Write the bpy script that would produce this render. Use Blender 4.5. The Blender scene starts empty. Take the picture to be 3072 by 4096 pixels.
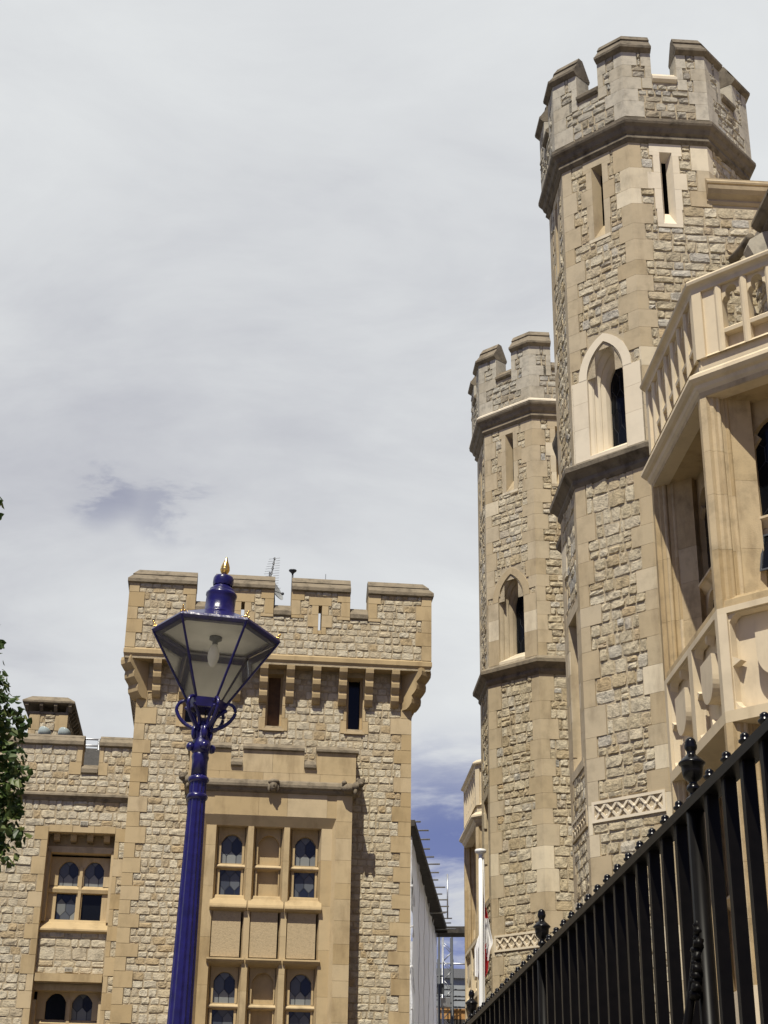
import bpy, math, random
from mathutils import Vector, Matrix

R = math.radians
scene = bpy.context.scene
COL = scene.collection

# ------------------------------------------------------------------ camera
CAM_LOC = Vector((0, 0, 1.6))
def make_camera():
    pitch, roll, head = R(24.67), R(0.866), R(3.55)
    fw = Vector((math.sin(head)*math.cos(pitch), math.cos(head)*math.cos(pitch), math.sin(pitch)))
    r0 = Vector((math.cos(head), -math.sin(head), 0))
    u0 = r0.cross(fw)
    r = r0*math.cos(roll) + u0*math.sin(roll)
    u = -r0*math.sin(roll) + u0*math.cos(roll)
    cam = bpy.data.cameras.new('camera')
    cam.sensor_fit = 'VERTICAL'
    cam.sensor_height = 36.0
    cam.lens = 6235.0/4096.0*36.0
    cam.clip_start = 0.05
    cam.clip_end = 3000
    ob = bpy.data.objects.new('camera', cam)
    COL.objects.link(ob)
    m = Matrix((r, u, -fw)).transposed().to_4x4()
    m.translation = CAM_LOC
    ob.matrix_world = m
    scene.camera = ob
make_camera()

# ------------------------------------------------------------------ sun, sky, exposure
SUN_EL, SUN_AZ = 59.0, 200.0        # azimuth clockwise from +Y
SUN_STRENGTH = 5.0
EXPOSURE = 0.14
def make_light():
    el, az = R(SUN_EL), R(SUN_AZ)
    d = Vector((math.sin(az)*math.cos(el), math.cos(az)*math.cos(el), math.sin(el)))
    L = bpy.data.lights.new('sun', 'SUN')
    L.energy = SUN_STRENGTH
    L.angle = R(0.5)
    L.color = (1.0, 0.945, 0.80)
    ob = bpy.data.objects.new('sun', L)
    ob.rotation_euler = d.to_track_quat('Z', 'Y').to_euler()
    ob.location = (-10, -20, 60)
    COL.objects.link(ob)
make_light()

def make_world():
    w = bpy.data.worlds.new('World')
    scene.world = w
    w.use_nodes = True
    nt = w.node_tree
    N, K = nt.nodes, nt.links
    N.clear()
    out = N.new('ShaderNodeOutputWorld')
    sky = N.new('ShaderNodeTexSky')
    sky.sky_type = 'NISHITA'
    sky.sun_disc = False
    sky.sun_elevation = R(SUN_EL)
    sky.sun_rotation = R(SUN_AZ)
    sky.dust_density = 0.2
    sky.ozone_density = 4.0
    bg1 = N.new('ShaderNodeBackground'); bg1.inputs['Strength'].default_value = 0.06
    tint = N.new('ShaderNodeMixRGB'); tint.blend_type = 'MULTIPLY'; tint.inputs[0].default_value = 1.0
    tint.inputs[2].default_value = (1.12, 0.86, 1.12, 1)
    K.new(sky.outputs[0], tint.inputs[1]); K.new(tint.outputs[0], bg1.inputs['Color'])
    tc = N.new('ShaderNodeTexCoord')
    sep = N.new('ShaderNodeSeparateXYZ'); K.new(tc.outputs['Generated'], sep.inputs[0])
    def mth(op, a, b=None, c=None):
        n = N.new('ShaderNodeMath'); n.operation = op
        for i, v in enumerate((a, b, c)):
            if v is None: continue
            if isinstance(v, (int, float)): n.inputs[i].default_value = v
            else: K.new(v, n.inputs[i])
        return n.outputs[0]
    def mrange(v, a, b, c=0.0, d=1.0, smooth=True):
        n = N.new('ShaderNodeMapRange')
        n.interpolation_type = 'SMOOTHSTEP' if smooth else 'LINEAR'
        K.new(v, n.inputs['Value'])
        n.inputs['From Min'].default_value = a; n.inputs['From Max'].default_value = b
        n.inputs['To Min'].default_value = c; n.inputs['To Max'].default_value = d
        return n.outputs[0]
    zz = mth('MAXIMUM', sep.outputs['Z'], 0.0)
    den = mth('ADD', zz, 0.30)
    px = mth('DIVIDE', sep.outputs['X'], den)
    py = mth('DIVIDE', sep.outputs['Y'], den)
    comb = N.new('ShaderNodeCombineXYZ'); K.new(px, comb.inputs[0]); K.new(py, comb.inputs[1])
    def noise(scale, detail, off, rough=0.55, dist=0.0):
        mp = N.new('ShaderNodeMapping'); mp.inputs['Location'].default_value = off
        mp.inputs['Scale'].default_value = (1.0, 1.6, 1.0)
        K.new(comb.outputs[0], mp.inputs['Vector'])
        n = N.new('ShaderNodeTexNoise'); n.inputs['Scale'].default_value = scale
        n.inputs['Detail'].default_value = detail; n.inputs['Roughness'].default_value = rough
        n.inputs['Distortion'].default_value = dist
        K.new(mp.outputs[0], n.inputs['Vector'])
        return n.outputs['Fac']
    def spot(d, r0, r1):          # soft patch of sky round a fixed direction
        d = Vector(d).normalized()
        vm = N.new('ShaderNodeVectorMath'); vm.operation = 'DOT_PRODUCT'
        nv = N.new('ShaderNodeVectorMath'); nv.operation = 'NORMALIZE'
        K.new(tc.outputs['Generated'], nv.inputs[0])
        K.new(nv.outputs[0], vm.inputs[0]); vm.inputs[1].default_value = d
        return mrange(vm.outputs['Value'], math.cos(r1), math.cos(r0))
    n1 = noise(1.5, 7, (3.1, 1.7, 0))
    n2 = noise(1.1, 6, (8.3, 2.2, 0), 0.5)
    n3 = noise(3.6, 8, (1.3, 5.2, 0), 0.6, 0.4)
    n4 = noise(9.0, 8, (2.3, 7.2, 0), 0.6, 0.3)
    # clouds are thick ahead (+Y) and break up behind the camera and round the sun
    cover = mth('ADD', mth('MULTIPLY', n1, 1.0), mth('MULTIPLY', sep.outputs['Y'], 0.55))
    mask = mrange(cover, 0.42, 0.72)
    # breaks of blue low between the buildings and one higher on the left
    h1 = mth('MULTIPLY', spot((0.105, 1, 0.185), R(1.0), R(7.5)), mrange(n3, 0.33, 0.58))
    h2 = mth('MULTIPLY', spot((-0.138, 1, 0.466), 0.0, R(1.6)), mrange(n4, 0.43, 0.56))
    h3 = mth('MULTIPLY', spot((-0.088, 1, 0.461), 0.0, R(2.0)), mrange(n4, 0.46, 0.58))
    hole = mth('MINIMUM', mth('ADD', mth('MULTIPLY', h1, 1.0), mth('ADD', mth('MULTIPLY', h2, 0.38), mth('MULTIPLY', h3, 0.30))), 0.97)
    mask = mth('MULTIPLY', mask, mth('SUBTRACT', 1.0, hole))
    ramp = N.new('ShaderNodeValToRGB')
    cr = ramp.color_ramp
    cr.elements[0].position = 0.36; cr.elements[0].color = (0.42, 0.43, 0.475, 1)
    cr.elements[1].position = 0.62; cr.elements[1].color = (0.69, 0.71, 0.715, 1)
    e = cr.elements.new(0.48); e.color = (0.575, 0.59, 0.61, 1)
    n5 = noise(0.55, 3, (5.6, 0.4, 0), 0.5)
    mixn = mth('ADD', mth('MULTIPLY', n2, 0.5), mth('ADD', mth('MULTIPLY', n3, 0.28), mth('MULTIPLY', n5, 0.22)))
    K.new(mixn, ramp.inputs[0])
    bg2 = N.new('ShaderNodeBackground'); bg2.inputs['Strength'].default_value = 1.05
    K.new(ramp.outputs[0], bg2.inputs['Color'])
    ms = N.new('ShaderNodeMixShader')
    K.new(mask, ms.inputs[0]); K.new(bg1.outputs[0], ms.inputs[1]); K.new(bg2.outputs[0], ms.inputs[2])
    K.new(ms.outputs[0], out.inputs['Surface'])
make_world()
scene.view_settings.view_transform = 'Standard'
scene.view_settings.look = 'None'
scene.view_settings.exposure = EXPOSURE
scene.view_settings.gamma = 1.0
scene.render.engine = 'CYCLES'

# ------------------------------------------------------------------ materials
MATS = {}
def new_mat(name):
    m = bpy.data.materials.new(name)
    m.use_nodes = True
    nt = m.node_tree
    return m, nt, nt.nodes['Principled BSDF']

def ramp_node(nt, stops, interp='LINEAR'):
    n = nt.nodes.new('ShaderNodeValToRGB')
    cr = n.color_ramp
    cr.interpolation = interp
    while len(cr.elements) < len(stops): cr.elements.new(0.5)
    for e, (p, c) in zip(cr.elements, stops):
        e.position = p
        e.color = (*c, 1)
    return n

def stone_mat(name, stops, mottle=0.35, mscale=6.0, bump=0.35, bscale=28.0, stain=0.0, rough=0.9, pit=0.0):
    m, nt, bs = new_mat(name)
    K = nt.links
    geo = nt.nodes.new('ShaderNodeNewGeometry')
    rp = ramp_node(nt, stops)
    K.new(geo.outputs['Random Per Island'], rp.inputs[0])
    tc = nt.nodes.new('ShaderNodeTexCoord')
    n1 = nt.nodes.new('ShaderNodeTexNoise'); n1.inputs['Scale'].default_value = mscale
    n1.inputs['Detail'].default_value = 6; n1.inputs['Roughness'].default_value = 0.62
    K.new(tc.outputs['Object'], n1.inputs['Vector'])
    r2 = ramp_node(nt, [(0.28, (1-mottle, 1-mottle, 1-mottle)), (0.5, (1, 1, 1)), (0.75, (1+mottle*0.35, 1+mottle*0.33, 1+mottle*0.28))])
    K.new(n1.outputs['Fac'], r2.inputs[0])
    mx = nt.nodes.new('ShaderNodeMixRGB'); mx.blend_type = 'MULTIPLY'; mx.inputs[0].default_value = 1.0
    K.new(rp.outputs[0], mx.inputs[1]); K.new(r2.outputs[0], mx.inputs[2])
    col = mx.outputs[0]
    if stain > 0:
        mp = nt.nodes.new('ShaderNodeMapping'); mp.inputs['Scale'].default_value = (1.7, 1.7, 0.45)
        K.new(tc.outputs['Object'], mp.inputs['Vector'])
        n2 = nt.nodes.new('ShaderNodeTexNoise'); n2.inputs['Scale'].default_value = 1.6
        n2.inputs['Detail'].default_value = 7; n2.inputs['Roughness'].default_value = 0.65
        K.new(mp.outputs[0], n2.inputs['Vector'])
        r3 = ramp_node(nt, [(0.52, (0, 0, 0)), (0.72, (1, 1, 1))])
        K.new(n2.outputs['Fac'], r3.inputs[0])
        ml = nt.nodes.new('ShaderNodeMath'); ml.operation = 'MULTIPLY'; ml.inputs[1].default_value = stain
        K.new(r3.outputs[0], ml.inputs[0])
        mx2 = nt.nodes.new('ShaderNodeMixRGB'); mx2.blend_type = 'MULTIPLY'
        K.new(ml.outputs[0], mx2.inputs[0]); K.new(col, mx2.inputs[1])
        mx2.inputs[2].default_value = (0.42, 0.37, 0.33, 1)
        col = mx2.outputs[0]
    K.new(col, bs.inputs['Base Color'])
    bs.inputs['Roughness'].default_value = rough
    bs.inputs['Specular IOR Level'].default_value = 0.2
    n3 = nt.nodes.new('ShaderNodeTexNoise'); n3.inputs['Scale'].default_value = bscale
    n3.inputs['Detail'].default_value = 8; n3.inputs['Roughness'].default_value = 0.65
    K.new(tc.outputs['Object'], n3.inputs['Vector'])
    bp = nt.nodes.new('ShaderNodeBump'); bp.inputs['Strength'].default_value = bump
    bp.inputs['Distance'].default_value = 0.03
    K.new(n3.outputs['Fac'], bp.inputs['Height'])
    K.new(bp.outputs[0], bs.inputs['Normal'])
    MATS[name] = m
    return m

def flat_mat(name, col, rough=0.5, metal=0.0, spec=0.5, coat=0.0, noise=0.0, nscale=20.0, bump=0.0):
    m, nt, bs = new_mat(name)
    K = nt.links
    bs.inputs['Base Color'].default_value = (*col, 1)
    bs.inputs['Roughness'].default_value = rough
    bs.inputs['Metallic'].default_value = metal
    bs.inputs['Specular IOR Level'].default_value = spec
    bs.inputs['Coat Weight'].default_value = coat
    bs.inputs['Coat Roughness'].default_value = 0.12
    if noise > 0 or bump > 0:
        tc = nt.nodes.new('ShaderNodeTexCoord')
        n = nt.nodes.new('ShaderNodeTexNoise'); n.inputs['Scale'].default_value = nscale; n.inputs['Detail'].default_value = 6
        K.new(tc.outputs['Object'], n.inputs['Vector'])
        if noise > 0:
            rp = ramp_node(nt, [(0.3, tuple(c*(1-noise) for c in col)), (0.7, tuple(min(1, c*(1+noise)) for c in col))])
            K.new(n.outputs['Fac'], rp.inputs[0]); K.new(rp.outputs[0], bs.inputs['Base Color'])
        if bump > 0:
            bp = nt.nodes.new('ShaderNodeBump'); bp.inputs['Strength'].default_value = bump; bp.inputs['Distance'].default_value = 0.02
            K.new(n.outputs['Fac'], bp.inputs['Height']); K.new(bp.outputs[0], bs.inputs['Normal'])
    MATS[name] = m
    return m

# rubble of the left building: pale creamy ragstone with tan blocks
stone_mat('rag_cream', [(0.0, (0.55, 0.485, 0.365)), (0.22, (0.49, 0.415, 0.295)), (0.45, (0.58, 0.52, 0.40)), (0.66, (0.51, 0.43, 0.295)), (0.82, (0.54, 0.485, 0.38)), (0.93, (0.43, 0.335, 0.205)), (1.0, (0.46, 0.355, 0.215))], mottle=0.45, mscale=9, bump=0.8, bscale=30)
stone_mat('mortar_cream', [(0.0, (0.42, 0.345, 0.235)), (1.0, (0.42, 0.345, 0.235))], mottle=0.35, mscale=5, bump=0.5, bscale=40)
# rubble of the right building: grey-tan ragstone with a few bluish stones
stone_mat('rag_grey', [(0.0, (0.53, 0.46, 0.335)), (0.22, (0.46, 0.39, 0.27)), (0.42, (0.56, 0.50, 0.385)), (0.60, (0.49, 0.415, 0.285)), (0.76, (0.43, 0.345, 0.22)), (0.86, (0.54, 0.475, 0.36)), (0.95, (0.45, 0.425, 0.375)), (1.0, (0.48, 0.36, 0.205))], mottle=0.55, mscale=11, bump=1.0, bscale=24)
stone_mat('mortar_tan', [(0.0, (0.43, 0.36, 0.255)), (1.0, (0.43, 0.36, 0.255))], mottle=0.4, mscale=4, bump=0.5, bscale=40)
stone_mat('rag_pale', [(0.0, (0.42, 0.385, 0.315)), (0.3, (0.35, 0.315, 0.25)), (0.6, (0.46, 0.43, 0.36)), (0.85, (0.31, 0.26, 0.185)), (1.0, (0.37, 0.36, 0.335))], mottle=0.5, mscale=8, bump=0.75, bscale=22)
# dressed stone
stone_mat('ashlar_honey', [(0.0, (0.455, 0.345, 0.195)), (0.35, (0.50, 0.39, 0.235)), (0.7, (0.43, 0.32, 0.175)), (1.0, (0.52, 0.415, 0.265))], mottle=0.16, mscale=3, bump=0.12, bscale=60, stain=0.5)
stone_mat('ashlar_tan', [(0.0, (0.45, 0.37, 0.25)), (0.3, (0.485, 0.41, 0.295)), (0.6, (0.42, 0.335, 0.215)), (0.84, (0.49, 0.405, 0.28)), (0.90, (0.60, 0.52, 0.385)), (1.0, (0.66, 0.58, 0.44))], mottle=0.2, mscale=3, bump=0.18, bscale=50, stain=0.45)
stone_mat('ashlar_new', [(0.0, (0.66, 0.575, 0.44)), (0.5, (0.70, 0.62, 0.49)), (1.0, (0.67, 0.585, 0.455))], mottle=0.1, mscale=2.5, bump=0.06, bscale=70, stain=0.12)
stone_mat('ashlar_bay', [(0.0, (0.61, 0.51, 0.355)), (0.5, (0.65, 0.55, 0.40)), (1.0, (0.59, 0.485, 0.325))], mottle=0.14, mscale=2.5, bump=0.08, bscale=60, stain=0.3)
stone_mat('ashlar_old', [(0.0, (0.46, 0.355, 0.21)), (0.35, (0.50, 0.40, 0.26)), (0.65, (0.40, 0.30, 0.17)), (0.9, (0.44, 0.335, 0.195)), (1.0, (0.62, 0.51, 0.35))], mottle=0.3, mscale=4, bump=0.2, bscale=50, stain=0.6)
stone_mat('ashlar_grey', [(0.0, (0.44, 0.405, 0.335)), (0.5, (0.48, 0.44, 0.365)), (1.0, (0.41, 0.365, 0.285))], mottle=0.32, mscale=7, bump=0.25, bscale=50, stain=0.4)
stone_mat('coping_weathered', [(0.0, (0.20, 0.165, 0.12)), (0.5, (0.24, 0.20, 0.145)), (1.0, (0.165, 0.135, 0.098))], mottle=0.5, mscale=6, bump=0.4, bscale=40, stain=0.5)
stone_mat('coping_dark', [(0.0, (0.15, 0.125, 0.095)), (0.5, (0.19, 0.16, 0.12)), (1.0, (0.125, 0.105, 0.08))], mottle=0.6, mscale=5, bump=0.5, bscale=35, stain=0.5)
stone_mat('panel_rough', [(0.0, (0.43, 0.335, 0.205)), (1.0, (0.47, 0.37, 0.235))], mottle=0.22, mscale=26, bump=0.3, bscale=45)

def glass_mat():
    m, nt, bs = new_mat('leaded_glass')
    K = nt.links
    geo = nt.nodes.new('ShaderNodeNewGeometry')
    rp = ramp_node(nt, [(0.0, (0.012, 0.015, 0.028)), (0.35, (0.022, 0.028, 0.050)), (0.55, (0.10, 0.11, 0.125)), (1.0, (0.24, 0.25, 0.24))])
    K.new(geo.outputs['Random Per Island'], rp.inputs[0])
    K.new(rp.outputs[0], bs.inputs['Base Color'])
    bs.inputs['Roughness'].default_value = 0.16
    bs.inputs['Specular IOR Level'].default_value = 0.35
    MATS['leaded_glass'] = m
glass_mat()
flat_mat('dark_glass', (0.006, 0.007, 0.009), 0.14, spec=0.22)
flat_mat('lead', (0.02, 0.022, 0.026), 0.55)
flat_mat('void', (0.006, 0.005, 0.004), 0.95, spec=0.0)
flat_mat('wood', (0.12, 0.065, 0.028), 0.7, noise=0.35, nscale=7)
flat_mat('iron_black', (0.0035, 0.003, 0.003), 0.24, spec=0.28, noise=0.3, nscale=40)
flat_mat('iron_bar', (0.0028, 0.0022, 0.0018), 0.40, spec=0.12, noise=0.3, nscale=40)
flat_mat('blue_paint', (0.0095, 0.0068, 0.080), 0.30, spec=0.4, coat=0.2, noise=0.30, nscale=22, bump=0.2)
flat_mat('gold', (0.80, 0.52, 0.17), 0.22, metal=1.0, noise=0.12, nscale=30)
flat_mat('white_paint', (0.80, 0.80, 0.78), 0.35)
flat_mat('enamel', (0.82, 0.79, 0.72), 0.5, noise=0.12, nscale=9)
flat_mat('flag_red', (0.45, 0.012, 0.02), 0.8, noise=0.12, nscale=14)
flat_mat('flag_white', (0.74, 0.73, 0.72), 0.8)
flat_mat('steel', (0.42, 0.43, 0.45), 0.38, metal=0.85, noise=0.15)
flat_mat('steel_dark', (0.06, 0.065, 0.075), 0.5, metal=0.3)
flat_mat('grey_dish', (0.32, 0.33, 0.33), 0.5)
flat_mat('planks_dark', (0.045, 0.038, 0.032), 0.8, noise=0.5, nscale=6)
flat_mat('planks_orange', (0.42, 0.22, 0.075), 0.75, noise=0.3, nscale=4)
flat_mat('roof_dark', (0.045, 0.042, 0.040), 0.8, noise=0.3)
flat_mat('roof_lead', (0.16, 0.165, 0.17), 0.6, noise=0.25)
flat_mat('bark', (0.085, 0.065, 0.048), 0.95, noise=0.4, nscale=12, bump=0.6)
flat_mat('far_wall', (0.30, 0.32, 0.33), 0.9, noise=0.15, nscale=1.0)

def sheet_mat():
    m, nt, bs = new_mat('white_sheet')
    K = nt.links
    tc = nt.nodes.new('ShaderNodeTexCoord')
    n = nt.nodes.new('ShaderNodeTexNoise'); n.inputs['Scale'].default_value = 0.9; n.inputs['Detail'].default_value = 7
    K.new(tc.outputs['Object'], n.inputs['Vector'])
    rp = ramp_node(nt, [(0.3, (0.84, 0.85, 0.87)), (0.65, (0.92, 0.92, 0.93))])
    K.new(n.outputs['Fac'], rp.inputs[0]); K.new(rp.outputs[0], bs.inputs['Base Color'])
    bs.inputs['Roughness'].default_value = 0.55
    n2 = nt.nodes.new('ShaderNodeTexNoise'); n2.inputs['Scale'].default_value = 2.2; n2.inputs['Detail'].default_value = 5
    n2.inputs['Distortion'].default_value = 1.5
    K.new(tc.outputs['Object'], n2.inputs['Vector'])
    bp = nt.nodes.new('ShaderNodeBump'); bp.inputs['Strength'].default_value = 0.5; bp.inputs['Distance'].default_value = 0.12
    K.new(n2.outputs['Fac'], bp.inputs['Height']); K.new(bp.outputs[0], bs.inputs['Normal'])
    tl = nt.nodes.new('ShaderNodeBsdfTranslucent'); tl.inputs[0].default_value = (0.95, 0.95, 0.97, 1)
    mx = nt.nodes.new('ShaderNodeMixShader'); mx.inputs[0].default_value = 0.5
    K.new(bs.outputs[0], mx.inputs[1]); K.new(tl.outputs[0], mx.inputs[2]); K.new(mx.outputs[0], nt.nodes['Material Output'].inputs['Surface'])
    MATS['white_sheet'] = m
sheet_mat()

def lantern_glass():
    m, nt, bs = new_mat('lantern_glass')
    K = nt.links
    out = nt.nodes['Material Output']
    tr = nt.nodes.new('ShaderNodeBsdfTransparent'); tr.inputs[0].default_value = (0.93, 0.94, 0.93, 1)
    gl = nt.nodes.new('ShaderNodeBsdfGlossy'); gl.inputs['Roughness'].default_value = 0.08; gl.inputs[0].default_value = (0.9, 0.9, 0.9, 1)
    df = nt.nodes.new('ShaderNodeBsdfTranslucent'); df.inputs[0].default_value = (0.72, 0.70, 0.63, 1)
    tc = nt.nodes.new('ShaderNodeTexCoord')
    n = nt.nodes.new('ShaderNodeTexNoise'); n.inputs['Scale'].default_value = 9; n.inputs['Detail'].default_value = 5
    K.new(tc.outputs['Object'], n.inputs['Vector'])
    rp = ramp_node(nt, [(0.35, (0.06,)*3), (0.75, (0.17,)*3)])
    K.new(n.outputs['Fac'], rp.inputs[0])
    m1 = nt.nodes.new('ShaderNodeMixShader'); K.new(rp.outputs[0], m1.inputs[0]); K.new(tr.outputs[0], m1.inputs[1]); K.new(df.outputs[0], m1.inputs[2])
    fr = nt.nodes.new('ShaderNodeFresnel'); fr.inputs[0].default_value = 1.45
    m2 = nt.nodes.new('ShaderNodeMixShader'); K.new(fr.outputs[0], m2.inputs[0]); K.new(m1.outputs[0], m2.inputs[1]); K.new(gl.outputs[0], m2.inputs[2])
    K.new(m2.outputs[0], out.inputs['Surface'])
    MATS['lantern_glass'] = m
lantern_glass()

def leaf_mat(name, stops):
    m, nt, bs = new_mat(name)
    K = nt.links
    out = nt.nodes['Material Output']
    geo = nt.nodes.new('ShaderNodeNewGeometry')
    rp = ramp_node(nt, stops)
    K.new(geo.outputs['Random Per Island'], rp.inputs[0])
    K.new(rp.outputs[0], bs.inputs['Base Color'])
    bs.inputs['Roughness'].default_value = 0.45
    bs.inputs['Specular IOR Level'].default_value = 0.35
    tl = nt.nodes.new('ShaderNodeBsdfTranslucent')
    K.new(rp.outputs[0], tl.inputs[0])
    mx = nt.nodes.new('ShaderNodeMixShader'); mx.inputs[0].default_value = 0.28
    K.new(bs.outputs[0], mx.inputs[1]); K.new(tl.outputs[0], mx.inputs[2])
    K.new(mx.outputs[0], out.inputs['Surface'])
    MATS[name] = m
leaf_mat('leaf', [(0.0, (0.03, 0.058, 0.018)), (0.5, (0.055, 0.095, 0.026)), (0.82, (0.085, 0.125, 0.034)), (0.94, (0.16, 0.19, 0.06)), (1.0, (0.26, 0.26, 0.09))])

stone_mat('bounce_paving', [(0.0, (0.34, 0.315, 0.27)), (1.0, (0.34, 0.315, 0.27))], mottle=0.3, mscale=3, bump=0.2, bscale=30)  # pale tone for the added sheet that bounces sun into the lantern
def ground_mat():
    m, nt, bs = new_mat('paving')
    K = nt.links
    tc = nt.nodes.new('ShaderNodeTexCoord')
    br = nt.nodes.new('ShaderNodeTexBrick'); br.inputs['Scale'].default_value = 1.4
    br.inputs['Color1'].default_value = (0.065, 0.06, 0.052, 1); br.inputs['Color2'].default_value = (0.085, 0.08, 0.07, 1)
    br.inputs['Mortar'].default_value = (0.05, 0.047, 0.04, 1); br.inputs['Mortar Size'].default_value = 0.012
    K.new(tc.outputs['Object'], br.inputs['Vector'])
    K.new(br.outputs[0], bs.inputs['Base Color'])
    bs.inputs['Roughness'].default_value = 0.9
    MATS['paving'] = m
ground_mat()

# ------------------------------------------------------------------ mesh builder
class MB:
    def __init__(self):
        self.v = []; self.f = []; self.m = []; self.s = []; self.slots = []
    def slot(self, name):
        if name not in self.slots: self.slots.append(name)
        return self.slots.index(name)
    def add(self, verts, faces, mat, smooth=False):
        b = len(self.v); k = self.slot(mat)
        self.v.extend(verts)
        for f in faces:
            self.f.append(tuple(i+b for i in f)); self.m.append(k); self.s.append(smooth)
    def quad(self, a, b, c, d, mat): self.add([a, b, c, d], [(0, 1, 2, 3)], mat)
    def build(self, name, parent=None, loc=(0, 0, 0)):
        me = bpy.data.meshes.new(name)
        L = Vector(loc)
        me.from_pydata([(x-L.x, y-L.y, z-L.z) for x, y, z in self.v], [], self.f)
        for s in self.slots: me.materials.append(MATS[s])
        me.polygons.foreach_set('material_index', self.m)
        me.polygons.foreach_set('use_smooth', self.s)
        me.update()
        ob = bpy.data.objects.new(name, me)
        COL.objects.link(ob)
        if parent is not None:
            ob.parent = parent
            w = Vector((0, 0, 0)); p = parent
            while p is not None: w += p.location; p = p.parent
            ob.location = L - w
        else:
            ob.location = L
        return ob

class Fr:
    """a wall frame: origin, along-wall axis U, outward normal N, z up"""
    def __init__(self, o, U, N):
        self.o = Vector((o[0], o[1], 0)); self.U = Vector((U[0], U[1], 0)); self.N = Vector((N[0], N[1], 0))
    def P(self, u, d, z):
        return (self.o.x+self.U.x*u+self.N.x*d, self.o.y+self.U.y*u+self.N.y*d, z)
    def shifted(self, u=0, d=0):
        p = self.P(u, d, 0)
        return Fr(p, self.U, self.N)

BOXF = [(0, 1, 2, 3), (4, 7, 6, 5), (0, 4, 5, 1), (1, 5, 6, 2), (2, 6, 7, 3), (3, 7, 4, 0)]
def box(mb, F, u0, u1, d0, d1, z0, z1, mat):
    mb.add([F.P(u0, d0, z0), F.P(u1, d0, z0), F.P(u1, d0, z1), F.P(u0, d0, z1),
            F.P(u0, d1, z0), F.P(u1, d1, z0), F.P(u1, d1, z1), F.P(u0, d1, z1)], BOXF, mat)
WORLD = Fr((0, 0), (1, 0), (0, 1))
def wbox(mb, x0, x1, y0, y1, z0, z1, mat): box(mb, WORLD, x0, x1, y0, y1, z0, z1, mat)

def cut(rects, r):
    """subtract rectangle r from each (u0,u1,z0,z1)"""
    out = []
    a, b, c, d = r
    for (u0, u1, z0, z1) in rects:
        if a >= u1 or b <= u0 or c >= z1 or d <= z0:
            out.append((u0, u1, z0, z1)); continue
        if a > u0: out.append((u0, a, z0, z1))
        if b < u1: out.append((b, u1, z0, z1))
        x0, x1 = max(u0, a), min(u1, b)
        if c > z0: out.append((x0, x1, z0, c))
        if d < z1: out.append((x0, x1, d, z1))
    return out

def backing(mb, F, u0, u1, z0, z1, holes, mat, d=0.0):
    rs = [(u0, u1, z0, z1)]
    for h in holes: rs = cut(rs, h)
    for (a, b, c, e) in rs:
        mb.quad(F.P(a, d, c), F.P(b, d, c), F.P(b, d, e), F.P(a, d, e), mat)

def reveal(mb, F, u0, u1, z0, z1, depth, mat, back=None, d=0.0):
    for (p, q) in (((u0, z0), (u1, z0)), ((u1, z0), (u1, z1)), ((u1, z1), (u0, z1)), ((u0, z1), (u0, z0))):
        mb.quad(F.P(p[0], d, p[1]), F.P(q[0], d, q[1]), F.P(q[0], d-depth, q[1]), F.P(p[0], d-depth, p[1]), mat)
    if back: mb.quad(F.P(u0, d-depth, z0), F.P(u1, d-depth, z0), F.P(u1, d-depth, z1), F.P(u0, d-depth, z1), back)

def stone(mb, F, u0, u1, z0, z1, relief, mat, rnd, d=0.0):
    """one roughly squared block: rim in the joint, a shoulder, an uneven hewn face"""
    w, h = (u1-u0)/2, (z1-z0)/2
    cu, cz = (u0+u1)/2, (z0+z1)/2
    s_ = min(w, h)
    ea = min(0.45, rnd.uniform(.007, .018)/w); eb = min(0.45, rnd.uniform(.007, .020)/h)
    A = (-1, -1+ea, rnd.uniform(-.5, -.15), rnd.uniform(.15, .5), 1-ea, 1)
    B = (-1, -1+eb, rnd.uniform(-.3, .3), 1-eb, 1)
    rel = relief*rnd.uniform(.35, 1.15)
    ta, tb = rnd.uniform(-.5, .5), rnd.uniform(-.55, .35)
    rc = [rnd.uniform(.0, .26)*s_*(1 if rnd.random() < .7 else 1.5) for _ in range(4)]
    j = 0.075*s_
    V = []
    for ib, b in enumerate(B):
        for ia, a in enumerate(A):
            ca, cb = ia in (0, 5), ib in (0, 4)
            x, y = a*w, b*h
            q = rc[(1 if a > 0 else 0)+(2 if b > 0 else 0)]
            if (ca or ia in (1, 4)) and (cb or ib in (1, 3)):
                k = .55 if (ca and cb) else .5 if (ca or cb) else .38
                x -= math.copysign(q*k, a); y -= math.copysign(q*k, b)
            if ca or cb: dd = d-0.006
            else:
                dd = d+rel*(0.80+rnd.uniform(-.38, .38)+ta*a*.5+tb*b*.5+(.2 if (ia in (2, 3) and ib == 2) else 0))
                dd = max(dd, d+.004)
            V.append(F.P(cu+x+rnd.uniform(-j, j), dd, cz+y+rnd.uniform(-j, j)))
    f = [(r*6+c, r*6+c+1, r*6+c+7, r*6+c+6) for r in range(4) for c in range(5)]
    mb.add(V, f, mat, False)

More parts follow.
